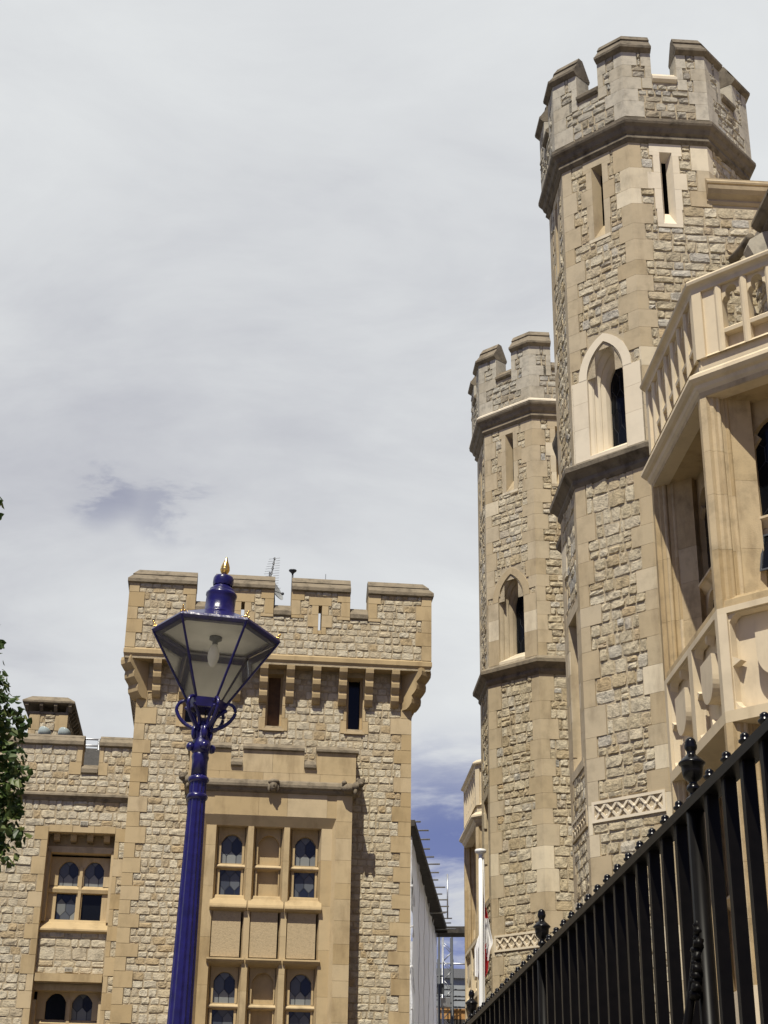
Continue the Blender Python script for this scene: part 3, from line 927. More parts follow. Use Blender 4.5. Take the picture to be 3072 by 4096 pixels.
    def block_run(a, b, z0, z1):
        x = a
        while x < b-1e-3:
            w = min(rnd.uniform(.5, .95), b-x)
            if b-(x+w) < .25: w = b-x
            ashlar(bp, FP, x, x+w, z0, z1, AM, d=0, back=-.25, g=.0022); x += w
    block_run(Q0, Q1, zb0, 9.80)
    for (a, b) in ((Q0, bc[0][0]), (bc[0][1], bc[1][0]), (bc[1][1], Q1)):
        block_run(a, b, 9.80, zb2)
    for a, b in bc: block_run(a, b, 9.80, zb1)
    box(bp, FP, Q0, Q0+.25, -.60, -.25, zb0, zb2, AM); box(bp, FP, Q1-.25, Q1, -.60, -.25, zb0, zb2, AM)
    bpo = bp.build('bay_parapet', bayo)
    bprof = [(-.27, zb2), (.0, zb2-.01), (.05, zb2+.01), (.05, zb2+.055), (.03, zb2+.07), (-.07, zb2+.15), (-.18, zb2+.15), (-.27, zb2+.05)]
    for path in ([FPL.P(-.55, 0, 0), FPL.P(0, 0, 0), FP.P(bc[0][0], 0, 0)], [FP.P(bc[0][1], 0, 0), FP.P(bc[1][0], 0, 0)], [FP.P(bc[1][1], 0, 0), FPR.P(0, 0, 0), FPR.P(.55, 0, 0)]):
        m = MB(); sweep(m, path, bprof, 'coping_weathered'); m.build('bay_coping', bayo)
    sprof = [(-.26, zb1-.02), (.03, zb1-.02), (.06, zb1), (.06, zb1+.06), (.04, zb1+.075), (-.08, zb1+.18), (-.2, zb1+.18)]
    for a, b in bc:
        m = MB(); sweep(m, [FP.P(a+.003, 0, 0), FP.P(b-.003, 0, 0)], sprof, 'coping_weathered'); m.build('bay_crenel_sill', bayo)
    # carved woman's head in the middle of the hood mould
    hd = MB()
    c = FB.P(.885, .13, 9.50)
    ellipsoid(hd, c, (.085, .085, .12), 'coping_weathered', rnd, .02, 12, 9)
    ellipsoid(hd, FB.P(.885, .12, 9.575), (.115, .10, .06), 'coping_weathered', rnd, .03, 12, 7)
    for sx in (-.085, .085): ellipsoid(hd, FB.P(.885+sx, .10, 9.47), (.035, .06, .11), 'coping_weathered', rnd, .05, 8, 7)
    ellipsoid(hd, FB.P(.885, .22, 9.49), (.014, .02, .032), 'coping_weathered')
    ellipsoid(hd, FB.P(.885, .205, 9.435), (.028, .015, .01), 'coping_weathered')
    hd.build('carved_head', bayo)
    # crouching beasts at the corners
    for (cx, sg) in ((B1+.02, 1), (B0-.02, -1)):
        m = MB()
        ellipsoid(m, FB.P(cx-.12*sg, .12, 9.50), (.14, .12, .10), 'coping_weathered', rnd, .12, 10, 7)
        ellipsoid(m, FB.P(cx+.04*sg, .16, 9.53), (.10, .10, .10), 'coping_weathered', rnd, .12, 10, 7)
        ellipsoid(m, FB.P(cx+.12*sg, .17, 9.60), (.085, .085, .085), 'coping_weathered', rnd, .10, 10, 7)
        ellipsoid(m, FB.P(cx+.12*sg, .26, 9.56), (.045, .06, .04), 'coping_weathered', rnd, .1, 8, 6)
        ellipsoid(m, FB.P(cx+.06*sg, .15, 9.67), (.03, .03, .045), 'coping_weathered'); ellipsoid(m, FB.P(cx+.18*sg, .15, 9.67), (.03, .03, .045), 'coping_weathered')
        ellipsoid(m, FB.P(cx-.2*sg, .14, 9.60), (.05, .07, .06), 'coping_weathered', rnd, .15, 8, 6)
        ellipsoid(m, FB.P(cx+.02*sg, .2, 9.42), (.04, .05, .07), 'coping_weathered', rnd, .1, 8, 6)
        m.build('gargoyle', bayo)

    # ---------------- lower wing
    FW = FL.shifted(0, -.5)
    W0, W1 = -9.0, -1.9
    ww = MB()
    S0, S1 = -3.52, -2.2               # recessed window strip
    wins = [(6.84, 8.70), (3.75, 5.80)]
    backing(ww, FW, W0, W1, 0, 10.5, [(S0, S1, 0, 8.70), (-3.0, -2.66, 9.98, 20)], 'mortar_cream')
    backing(ww, FW, W0, W1, 9.5, 10.5, [(-3.0, -2.66, 9.98, 20)], 'mortar_cream', d=-.4)
    for u in (-3.0, -2.66): ww.quad(FW.P(u, 0, 9.98), FW.P(u, -.4, 9.98), FW.P(u, -.4, 10.5), FW.P(u, 0, 10.5), AM)
    # strip back wall with rubble between the windows
    FS = FW.shifted(0, -.14)
    strip_holes = [(S0, S1, a, b) for a, b in wins]
    backing(ww, FS, S0, S1, 0, 8.70, strip_holes, 'mortar_cream')
    for u in (S0, S1): ww.quad(FW.P(u, 0, 0), FW.P(u, -.14, 0), FW.P(u, -.14, 8.70), FW.P(u, 0, 8.70), AM)
    ww.quad(FW.P(S0, 0, 8.70), FW.P(S1, 0, 8.70), FW.P(S1, -.5, 8.70), FW.P(S0, -.5, 8.70), AM)
    srow = make_rows(5.98, 6.79, .25, .32, rnd)
    rubble(ww, FS, S0+.01, S1-.01, srow, [], rnd, 'rag_cream', ws=(.14, .34), relief=.02)
    rows = make_rows(0, 9.36, .26, .36, rnd)
    ex = [(S0, S1, 0, 8.70)]
    for i, (z0, z1) in enumerate(rows):
        if z0 > 8.80: continue
        z1c = min(z1, 8.85)
        wl = .27 if i % 2 else .13
        wr = .20 if i % 2 else .09
        ashlar(ww, FW, S0-wl, S0, z0, z1c, AM, d=.015); ex.append((S0-wl, S0, z0, z1c))
        ashlar(ww, FW, S1, S1+wr, z0, z1c, AM, d=.015); ex.append((S1, S1+wr, z0, z1c))
    x = S0
    for xb in (-3.05, -2.62, S1):
        ashlar(ww, FW, x, xb, 8.70, 8.84, AM, d=.015); x = xb
    ex.append((S0-.1, S1+.1, 8.70, 8.84))
    rubble(ww, FW, -6.2, W1, rows, ex, rnd, 'rag_cream', ws=(.12, .32), relief=.020)
    prow = make_rows(9.51, 10.48, .25, .33, rnd)
    ex = [(-3.02, -2.64, 9.88, 20)]
    for z0, z1, w in ((9.88, 10.14, .24), (10.14, 10.48, .11)):
        ashlar(ww, FW, -3.0-w, -3.0, z0, z1, AM, d=.015); ashlar(ww, FW, -2.66, -2.66+w*.8, z0, z1, AM, d=.015)
        ex += [(-3.0-w, -3.0, z0, z1), (-2.66, -2.66+w*.8, z0, z1)]
    rubble(ww, FW, -6.2, W1, prow, ex, rnd, 'rag_cream', ws=(.12, .31), relief=.020)
    # body of the wing behind
    ww.quad(FW.P(W0, 0, 0), FW.P(W0, -8, 0), FW.P(W0, -8, 10.4), FW.P(W0, 0, 10.4), 'mortar_cream')
    ww.quad(FW.P(W0, -8, 0), FW.P(W1, -8, 0), FW.P(W1, -8, 10.0), FW.P(W0, -8, 10.0), 'mortar_cream')
    ww.quad(FW.P(W0, -.4, 9.6), FW.P(W1, -.4, 9.6), FW.P(W1, -8, 9.6), FW.P(W0, -8, 9.6), 'roof_lead')
    ww.quad(FW.P(W0, -.7, 9.6), FW.P(W1, -.7, 9.6), FW.P(W1, -1.5, 10.86), FW.P(W0, -1.5, 10.86), 'roof_dark')
    ww.quad(FW.P(W0, -4.2, 9.6), FW.P(W1, -4.2, 9.6), FW.P(W1, -1.5, 10.86), FW.P(W0, -1.5, 10.86), 'roof_dark')
    wing = ww.build('wing_wall', root)
    m = MB()
    prism_u(m, FW, W0, W1, [(-.03, 9.51), (.05, 9.50), (.10, 9.46), (.11, 9.42), (.06, 9.38), (.03, 9.33), (-.03, 9.32)], 'coping_weathered')
    m.build('wing_string_course', wing)
    wp = [(-.45, 10.48), (.02, 10.47), (.07, 10.49), (.07, 10.56), (.05, 10.58), (-.05, 10.66), (-.055, 10.68), (-.15, 10.74), (-.28, 10.74), (-.45, 10.58)]
    for a, b in ((W0, -2.99), (-2.67, W1)):
        m = MB(); prism_u(m, FW, a, b, wp, 'coping_weathered'); m.build('wing_coping', wing)
    m = MB(); prism_u(m, FW, -2.995, -2.665, [(-.42, 9.9), (0, 9.9), (.05, 9.92), (.05, 10.0), (.03, 10.02), (-.12, 10.12), (-.42, 10.12)], 'coping_weathered'); m.build('wing_crenel_sill', wing)
    for k, (za, zb) in enumerate(wins):
        m = MB()
        zt = zb
        dd = -.42
        # jamb reveals
        for u in (S0, S1): m.quad(FW.P(u, -.14, za), FW.P(u, dd-.1, za), FW.P(u, dd-.1, zb), FW.P(u, -.14, zb), AM)
        # stepped inner jambs
        box(m, FW, S0, S0+.07, dd-.05, -.20, za+.15, zt-.30, AM); box(m, FW, S1-.06, S1, dd-.05, -.20, za+.15, zt-.30, AM)
        # head: ledge carried on little corbels (upper window), plain lintel (lower window)
        lh = zt-.36 if k == 0 else zt-.12
        box(m, FW, S0, S1, dd-.08, -.20, lh, lh+.12, AM)
        if k == 0:
            m.quad(FW.P(S0, -.34, lh+.12), FW.P(S1, -.34, lh+.12), FW.P(S1, -.34, zt), FW.P(S0, -.34, zt), AM)
        m.quad(FW.P(S0, dd-.1, za), FW.P(S1, dd-.1, za), FW.P(S1, dd-.1, zb), FW.P(S0, dd-.1, zb), 'void')
        surround = m.build('window_surround', wing)
        if k == 0:
            for u in (-3.36, -3.03, -2.70, -2.37):
                m = MB()
                prism_u(m, FW, u-.06, u+.06, [(-.34, zt), (-.12, zt), (-.12, zt-.07), (-.15, zt-.13), (-.22, zt-.15), (-.34, zt-.15)], AM)
                m.build('small_corbel', wing)
        top = 8.245 if k == 0 else 8.245-2.56
        zo = 0 if k == 0 else -2.56
        fr = MB()
        L = [(-3.46, -2.835, -3.09), (-2.835, -2.21, -2.585)]
        for (a, b, c) in L:
            arched_plate(fr, FW, a, b, 7.72+zo, top+.05, .195, c, 8.05+zo, 8.215+zo, 7.72+zo, dd-.09, dd, AM)
            for (p, q) in ((a, c-.195), (c+.195, b)): box(fr, FW, p, q, dd-.09, dd, 7.02+zo, 7.62+zo, AM)
            prism_u(fr, FW, a, b, [(dd-.09, 7.575+zo), (dd+.04, 7.58+zo), (dd+.055, 7.65+zo), (dd-.03, 7.725+zo), (dd-.09, 7.725+zo)], AM)
        box(fr, FW, -2.865, -2.805, dd-.02, dd+.05, 7.0+zo, top-.15, AM)
        fr.build('window_frame', wing)
        for i, (a, b, c) in enumerate(L):
            for j, (z0, z1) in enumerate(((7.70+zo, 8.23+zo), (7.0+zo, 7.60+zo))):
                pn = MB()
                if (k == 0 and i == 1 and j == 1) or (k == 1 and i == 0 and j == 0):
                    pn.quad(FW.P(c-.2, dd-.08, z0), FW.P(c+.2, dd-.08, z0), FW.P(c+.2, dd-.08, z1), FW.P(c-.2, dd-.08, z1), 'dark_glass')
                else:
                    leaded(pn, FW, c-.2, c+.2, z0, z1, dd-.075, rnd, .19, .34, off=(.42 if j == 0 else .28))
                pn.build('pane', wing)
        sl = MB()
        prism_u(sl, FW, S0-.02, S1+.02, [(dd-.1, 7.06+zo), (dd+.05, 7.05+zo), (dd+.08, 7.0+zo), (-.13, 6.88+zo), (-.05, 6.82+zo), (-.05, 6.79+zo), (-.14, 6.75+zo), (dd-.1, 6.75+zo)], AM)
        sl.build('window_sill', wing)
        vt = MB()
        vz = 8.83+.03 if k == 0 else 6.03
        vu = -2.835 if k == 0 else -2.88
        fd = .035 if k == 0 else -.08
        box(vt, FW, vu-.075, vu+.075, fd-.05, fd, vz-.045+.03, vz+.045+.03, 'ashlar_grey')
        for i in range(5):
            for j in range(2):
                box(vt, FW, vu-.06+.026*i, vu-.045+.026*i, fd, fd+.0015, vz-.005+.03*j, vz+.014+.03*j, 'void')
        vt.build('air_brick', wing)
    m = MB()
    prism_u(m, FW, -3.5, -2.22, [(-.14, 5.82), (.01, 5.82), (.01, 5.97), (-.14, 5.97)], AM)
    m.build('lintel', wing)
    # ---------------- chimney stack
    ch = MB()
    FCh = FL.shifted(0, -2.5)
    c0, c1, cd = -4.42, -3.61, -3.2
    box(ch, FCh, c0, c1, cd, 0, 9.6, 11.78, 'mortar_cream')
    crow = make_rows(10.6, 11.72, .22, .28, rnd)
    ex = []
    FChR = Fr(FCh.P(c1, 0, 0), (-NL[0], -NL[1]), UL)
    for i, (z0, z1) in enumerate(crow):
        w = .24 if i % 2 else .16
        wrap_quoin(ch, FCh, c1, FChR, 0, w, .3-w*.5, z0, z1, AM, tan=1); ashlar(ch, FCh, c0, c0+w, z0, z1, AM)
        ex += [(c1-w, c1, z0, z1), (c0, c0+w, z0, z1)]
    rubble(ch, FCh, c0, c1, crow, ex, rnd, 'rag_cream', ws=(.12, .26), relief=.03)
    rubble(ch, FChR, .25, 3.0, crow, [], rnd, 'rag_cream', ws=(.12, .26), relief=.03)
    cho = ch.build('chimney', root)
    cc = MB()
    sweep(cc, [FCh.P(c0, cd, 0), FCh.P(c0, 0, 0), FCh.P(c1, 0, 0), FCh.P(c1, cd, 0)], [(-.1, 11.72), (.03, 11.72), (.03, 11.76), (-.1, 11.78)], 'coping_weathered', closed=True)
    for i in range(4):
        u = c0-.06+(c1-c0+.12)*i/3
        prism_u(cc, FCh, u-.035, u+.035, [(-.03, 11.78), (.04, 11.78), (.13, 11.88), (.13, 11.95), (-.03, 11.95)], 'coping_weathered')
    for i in range(12):
        v = .05+i*.27
        prism_u(cc, FChR, v-.045, v+.045, [(-.03, 11.78), (.04, 11.78), (.13, 11.88), (.13, 11.95), (-.03, 11.95)], 'coping_weathered')
    sweep(cc, [FCh.P(c0, cd, 0), FCh.P(c0, 0, 0), FCh.P(c1, 0, 0), FCh.P(c1, cd, 0)], [(-.38, 11.93), (.13, 11.93), (.16, 11.95), (.16, 11.99), (-.02, 12.13), (-.38, 12.13)], 'coping_weathered', closed=True)
    cc.build('chimney_cap', cho)
    return root
build_left()

# ================================================================== RIGHT: barracks block with two octagonal turrets and canted bays
S2 = math.sqrt(.5)
NORM8 = [(-1, 0), (-S2, -S2), (0, -1), (S2, -S2), (1, 0), (S2, S2), (0, 1), (-S2, S2)]   # A B C D E F G H
def oct_frames(c, a):
    return [Fr((c[0]+n[0]*a, c[1]+n[1]*a), (-n[1], n[0]), n) for n in NORM8]
def oct_path(c, a):
    h = a*.41421
    return [Fr((c[0]+n[0]*a, c[1]+n[1]*a), (-n[1], n[0]), n).P(h, 0, 0)[:2] for n in NORM8]
AP, APP = 1.74, 1.87
T40 = .41421

def lancet(F, cu, mat, rnd, wall, ex, rows_mat):
    """tall pointed window with a dressed surround as wide as the face"""
    hw = AP*T40
    a0, a1 = 13.55, 15.10
    z = a0; k = 0
    for h in (.62, .5, .43):
        for s in (-1, 1):
            u0, u1 = (-hw+.0, cu-.37) if s < 0 else (cu+.37, hw)
            ashlar(wall, F, u0, u1, z, z+h, mat, d=.022, g=.0018)
        z += h
    ex.append((-hw, hw, a0-.1, a1))
    m = MB()
    o_out = arc_outline(.54, 15.10, 15.90, 15.10, 9)
    def inner(w, za, zb, zs=15.02): return arc_outline(w, zs, za, zb, 9)
    front = arc_outline(.37, 15.02, 15.74, 15.10-.08, 9)
    loft(m, F, [(o_out, -.02), (o_out, .026), (arc_outline(.37, 15.10, 15.74, 15.10, 9), .026)], mat, cu)
    rings = [(inner(.37, 15.74, 13.60), .026), (inner(.37, 15.74, 13.60), -.02), (inner(.33, 15.69, 13.66), -.06), (inner(.31, 15.67, 13.67), -.10), (inner(.325, 15.68, 13.68), -.13),
             (inner(.28, 15.62, 13.74), -.18), (inner(.255, 15.59, 13.75), -.22), (inner(.27, 15.60, 13.76), -.25), (inner(.215, 15.52, 13.83), -.32), (inner(.19, 15.46, 13.87), -.40), (inner(.19, 15.46, 13.87), -.5)]
    loft(m, F, rings, mat, cu)
    # sloping sill
    prism_u(m, F, cu-.37, cu+.37, [(-.5, 13.50), (.03, 13.50), (.03, 13.60), (-.40, 13.88), (-.5, 13.88)], mat)
    for i in range(6):
        t0, t1 = i/6, (i+1)/6
        zz = 15.10+.80*t0
        w = .56*math.cos(t0*1.25)+.02
        ex.append((cu-w, cu+w, zz, 15.10+.80*t1))
    return m

def slit(F, cu, mat, rnd, wall, ex, z0=18.17, z1=19.45):
    hw = .04
    blocks = [(17.84, 18.22, .23, .0), (18.22, 18.66, .25, 1), (18.66, 19.02, .36, 1), (19.02, 19.40, .24, 1), (19.40, 19.70, .30, 0)]
    m = MB()
    for (a, b, w, sp) in blocks:
        if sp:
            ashlar(wall, F, cu-w, cu-.115, a, b, mat, d=.022, g=.002); ashlar(wall, F, cu+.115, cu+w, a, b, mat, d=.022, g=.002)
        elif a > 19: 
            ashlar(wall, F, cu-w, cu+w, a+.07, b, mat, d=.022, g=.002)
            ashlar(wall, F, cu-w, cu-.115, a, a+.07, mat, d=.022, g=0); ashlar(wall, F, cu+.115, cu+w, a, a+.07, mat, d=.022, g=0)
        else:
            ashlar(wall, F, cu-w, cu+w, a, a+.07, mat, d=.022, g=.002)
            ashlar(wall, F, cu-w, cu-.115, a+.07, b, mat, d=.022, g=0); ashlar(wall, F, cu+.115, cu+w, a+.07, b, mat, d=.022, g=0)
        ex.append((cu-w, cu+w, a, b))
    zb, zt = 17.91, 19.47
    A = [(cu-.115, zb), (cu+.115, zb), (cu+.115, zt), (cu-.115, zt)]
    B = [(cu-hw, z0+.08), (cu+hw, z0+.08), (cu+hw, zt-.10), (cu-hw, zt-.10)]
    V = [F.P(u, .022, z) for u, z in A]+[F.P(u, -.17, z) for u, z in B]+[F.P(u, -.75, z) for u, z in B]
    m.add(V, [(0, 1, 5, 4), (1, 2, 6, 5), (2, 3, 7, 6), (3, 0, 4, 7)], mat)
    m.add(V[4:], [(0, 1, 5, 4), (1, 2, 6, 5), (2, 3, 7, 6), (3, 0, 4, 7), (4, 5, 6, 7)], 'void')
    return m, (cu-.115, cu+.115, zb, zt)

def lattice_band(F, u0, u1, z0, z1, mat):
    m = MB()
    box(m, F, u0, u1, -.12, -.05, z0, z1, mat)
    e = .045
    for (a, b, c, d) in ((u0, u1, z0, z0+e), (u0, u1, z1-e, z1), (u0, u0+e, z0+e, z1-e), (u1-e, u1, z0+e, z1-e)):
        box(m, F, a, b, -.05, .035, c, d, mat)
    h = z1-z0-2*e; n = max(3, round((u1-u0-2*e)/(h*.82))); w = (u1-u0-2*e)/n
    for i in range(n):
        a = u0+e+i*w
        for (x0, y0, x1, y1) in ((a, z0+e, a+w, z1-e), (a, z1-e, a+w, z0+e)):
            dx, dz = x1-x0, y1-y0; l = math.hypot(dx, dz); px, pz = -dz/l*.019, dx/l*.019
            P = [(x0+px, y0+pz), (x1+px, y1+pz), (x1-px, y1-pz), (x0-px, y0-pz)]
            dd = .028 if dz > 0 else .024
            m.add([F.P(u, -.05, z) for u, z in P]+[F.P(u, dd, z) for u, z in P], BOXF, mat)
        ellipsoid(m, F.P(a+w/2, .02, (z0+z1)/2), (.03, .03, .03), mat)
        for zz in (z0+e+.05, z1-e-.05):
            ellipsoid(m, F.P(a, -.01, zz), (.028, .028, .03), mat, None, 0, 8, 6)
    return m

def turret(c, parent, seed, cs, near):
    rnd = random.Random(seed)
    fr = oct_frames(c, AP); frp = oct_frames(c, APP)
    hw, hp = AP*T40, APP*T40
    wall = MB()
    rag, mor, ash = 'rag_grey', 'mortar_tan', 'ashlar_tan'
    rows = make_rows(1.5, 13.16, .33, .50, rnd)+make_rows(13.46, 19.72, .30, .46, rnd)
    exs = {i: [] for i in range(8)}
    holes = {i: [] for i in range(8)}
    subs = []
    lm = lancet(fr[1], -.02, 'ashlar_new' if near else 'ashlar_tan', rnd, wall, exs[1], None)
    holes[1].append((-.40, .36, 13.5, 15.10)); holes[1].append((-.22, .18, 15.10, 15.6))
    subs.append(('lancet_window', lm))
    for fi, cu in ((1, .03), (2, -.05), (0, 0.0)):
        m, h = slit(fr[fi], cu, 'ashlar_new' if (near and fi == 2) else 'ashlar_tan', rnd, wall, exs[fi])
        holes[fi].append(h); subs.append(('arrow_slit', m))
    # square headed window low on the facade-side face
    wz0, wz1 = (8.45, 11.0) if near else (8.3, 10.62)
    holes[0].append((-.36, .36, wz0, wz1)); exs[0].append((-.50, .55, wz0-.15, wz1+.2))
    z = wz0
    while z < wz1-.01:
        h = min(.42, wz1-z)
        ashlar(wall, fr[0], -.52, -.36, z, z+h, 'ashlar_tan', d=.02); ashlar(wall, fr[0], .36, .58, z, z+h, 'ashlar_tan', d=.02); z += h
    ashlar(wall, fr[0], -.5, .55, wz1, wz1+.2, 'ashlar_tan', d=.02); ashlar(wall, fr[0], -.5, .55, wz0-.15, wz0, 'ashlar_tan', d=.03)
    m = MB()
    reveal(m, fr[0], -.36, .36, wz0, wz1, .28, 'ashlar_tan')
    box(m, fr[0], -.36, -.26, -.26, -.12, wz0, wz1, 'ashlar_tan'); box(m, fr[0], .26, .36, -.26, -.12, wz0, wz1, 'ashlar_tan')
    prism_u(m, fr[0], -.36, .36, [(-.28, wz0-.02), (.0, wz0-.02), (.02, wz0+.0), (-.2, wz0+.22), (-.28, wz0+.22)], 'ashlar_tan')
    subs.append(('square_window', m))
    pn = MB(); leaded(pn, fr[0], -.30, .30, wz0+.1, wz1, -.24, rnd); subs.append(('pane', pn))
    bz = (7.33, 7.66) if near else (7.05, 7.40)
    for i in (0, 1): exs[i].append((-hw, hw, bz[0]-.02, bz[1]+.02))
    # quoins
    for i in range(8):
        j = (i+1) % 8
        if i in (3, 4, 5, 6) and True:
            sel = [r for r in rows if r[0] > 17.9]
        else: sel = rows
        for k, (z0, z1) in enumerate(sel):
            if i == 2 and z1 < 18.55: continue
            lo = .34+rnd.uniform(-.06, .06); sh = .20+rnd.uniform(-.03, .03)
            L1, L2 = (lo, sh) if (k % 2) else (sh, lo)
            if i == 0: L1 = min(L1, .16+rnd.uniform(0, .08))
            if bz[0]-.02 < (z0+z1)/2 < bz[1]+.02 and i in (0, 1, 7): L1 = L2 = .06
            # the lancet surround already fills face B
            if 13.3 < z0 < 15.05 and i in (0, 1):
                if i == 0: L2 = .03
                else: L1 = .03
            wrap_quoin(wall, fr[i], hw, fr[j], -hw, L1, L2, z0, z1, ash, d=.022, g=.0022)
            exs[i].append((hw-L1, hw, z0, z1)); exs[j].append((-hw, -hw+L2, z0, z1))
    for i in range(8):
        backing(wall, fr[i], -hw, hw, 0, 20, holes[i], mor)
        if i in (0, 1, 7, 3):
            rr = rows if i != 3 else [r for r in rows if r[0] > 17.5]
            rubble(wall, fr[i], -hw+.01, hw-.01, rr, exs[i], rnd, rag, ws=(.12, .36), relief=.030, joint=.0065)
        elif i == 2:
            up = [r for r in rows if r[1] >= 18.55]; lo = [r for r in rows if r[1] < 18.55]
            rubble(wall, fr[i], -hw+.01, hw-.01, up, exs[i], rnd, rag, ws=(.12, .36), relief=.030, joint=.0065)
            exs[i] = [e for e in exs[i] if not (e[0] > .3 and e[3] < 18.56)]
            rubble(wall, fr[i], -hw+.01, 1.5, lo, exs[i], rnd, rag, ws=(.13, .40), relief=.032, joint=.007)
    t = wall.build('turret', parent)
    for n, m in subs: m.build(n, t)
    g = MB()
    leaded(g, fr[1], -.24, .20, 13.84, 15.5, -.44, rnd, .16, .5, glass='dark_glass')
    g.build('pane', t)
    for i, off in ((0, 0), (1, 0)):
        lattice_band(fr[i], -hw+.06, hw-.06 if i else hw-.12, bz[0], bz[1], 'ashlar_new' if i else 'ashlar_tan').build('carved_band', t)
    # string courses
    m = MB()
    sweep(m, oct_path(c, AP), [(-.1, 19.62), (.04, 19.66), (.09, 19.72), (.075, 19.80), (.12, 19.84), (.15, 19.93), (.20, 19.98), (.215, 20.02), (.215, 20.08), (.13, 20.15), (-.1, 20.15)], cs[0], closed=True)
    m.build('upper_string_course', t)
    m = MB()
    sweep(m, oct_path(c, AP), [(-.1, 13.08), (.03, 13.09), (.07, 13.15), (.065, 13.22), (.13, 13.29), (.195, 13.34), (.20, 13.42), (.03, 13.54), (-.1, 13.54)], 'coping_dark' if near else 'coping_weathered', closed=True)
    m.build('lower_string_course', t)
    if cs[1]:      # the new top fillet of the repaired string course
        m = MB(); sweep(m, oct_path(c, AP), [(.11, 20.152), (.222, 20.06), (.222, 20.10), (.12, 20.19)], cs[1], closed=True); m.build('string_course_fillet', t)
    # parapet
    par = MB()
    ragp, ashp = 'rag_pale', 'ashlar_grey'
    zc, zm = 21.02, 21.70
    CU = .235
    frp_in = oct_frames(c, APP-.40); hin = (APP-.40)*T40
    prow = make_rows(20.15, zm, .27, .36, rnd)
    exq = {i: [] for i in range(8)}
    for i in range(8):
        j = (i+1) % 8
        for k, (z0, z1) in enumerate(prow):
            lo = .38+rnd.uniform(-.05, .05); sh = .24+rnd.uniform(-.03, .03)
            L1, L2 = (lo, sh) if k % 2 else (sh, lo)
            if z1 > zc+.1: L1, L2 = (.27, .17) if k % 2 else (.17, .27)
            wrap_quoin(par, frp[i], hp, frp[j], -hp, L1, L2, z0, z1, ashp, d=.02, g=.0022)
            exq[i].append((hp-L1, hp, z0, z1)); exq[j].append((-hp, -hp+L2, z0, z1))
            if z1 > zc-.02:
                w = .12 if k % 2 else .19
                zz = max(z0, zc-.2)
                ashlar(par, frp[i], CU, CU+w, zz, z1, ashp, d=.02, g=.0022); ashlar(par, frp[i], -CU-w, -CU, zz, z1, ashp, d=.02, g=.0022)
                exq[i] += [(CU, CU+w, zz, z1), (-CU-w, -CU, zz, z1)]
        exq[i].append((-CU, CU, zc-.1, 30))
        backing(par, frp[i], -hp, hp, 20.1, zm, [(-CU, CU, zc, 30)], mor)
        backing(par, frp_in[i], -hin, hin, 20.1, zm, [(-CU, CU, zc, 30)], ashp)
        for u in (-CU, CU):
            par.quad(frp[i].P(u, 0, zc), frp[i].P(u, -.40, zc), frp[i].P(u, -.40, zm), frp[i].P(u, 0, zm), ashp)
        if i in (0, 1, 2, 3, 7):
            rubble(par, frp[i], -hp+.01, hp-.01, prow, exq[i], rnd, ragp, ws=(.13, .34), relief=.032, joint=.008, split=(1, 2, 2))
    pm = oct_path(c, APP-.4)
    par.add([(x, y, 20.3) for x, y in pm], [tuple(range(8))], 'roof_lead')
    po = par.build('parapet', t)
    # merlon copings and crenel sills
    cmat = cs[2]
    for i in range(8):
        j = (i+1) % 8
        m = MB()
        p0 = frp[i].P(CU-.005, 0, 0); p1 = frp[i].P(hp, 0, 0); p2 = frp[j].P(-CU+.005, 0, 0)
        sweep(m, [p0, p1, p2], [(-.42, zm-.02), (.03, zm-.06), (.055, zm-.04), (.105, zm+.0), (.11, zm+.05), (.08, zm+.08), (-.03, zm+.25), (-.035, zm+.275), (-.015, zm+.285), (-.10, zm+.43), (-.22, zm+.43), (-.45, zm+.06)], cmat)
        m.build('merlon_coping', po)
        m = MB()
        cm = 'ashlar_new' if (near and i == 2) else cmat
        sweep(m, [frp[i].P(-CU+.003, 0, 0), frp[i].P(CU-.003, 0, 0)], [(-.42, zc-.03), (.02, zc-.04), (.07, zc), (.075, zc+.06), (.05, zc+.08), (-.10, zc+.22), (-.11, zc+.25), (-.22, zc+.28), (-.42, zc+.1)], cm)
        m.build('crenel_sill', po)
    return t

def trefoil_head(mb, F, a, b, zs, zt, d0, d1, mat):
    """cusped head filling the top of a balustrade opening"""
    c, w = (a+b)/2, (b-a)/2
    h = zt-.03-zs
    o = [(-w, zs)]
    n = 16
    for i in range(n+1):
        t = math.pi*i/n
        r = 1-.22*max(0, math.cos(3*(t-math.pi/2)*1.0+math.pi))**2
        k = 1-.20*math.exp(-((t-.75)/.16)**2)-.20*math.exp(-((math.pi-t-.75)/.16)**2)
        o.append((-w*math.cos(t)*k*.99, zs+h*math.sin(t)*k*.98))
    o.append((w, zs))
    fr = []
    for u, z in o: fr.append((u, zt))
    m = len(o)
    V = [F.P(c+u, d1, z) for u, z in o]+[F.P(c+u, d1, zt) for u, z in o]+[F.P(c+u, d0, z) for u, z in o]+[F.P(c+u, d0, zt) for u, z in o]
    f = []
    for i in range(m-1):
        f += [(i, i+1, m+i+1, m+i), (2*m+i, 3*m+i, 3*m+i+1, 2*m+i+1), (i, 2*m+i, 2*m+i+1, i+1)]
    mb.add(V, f, mat)

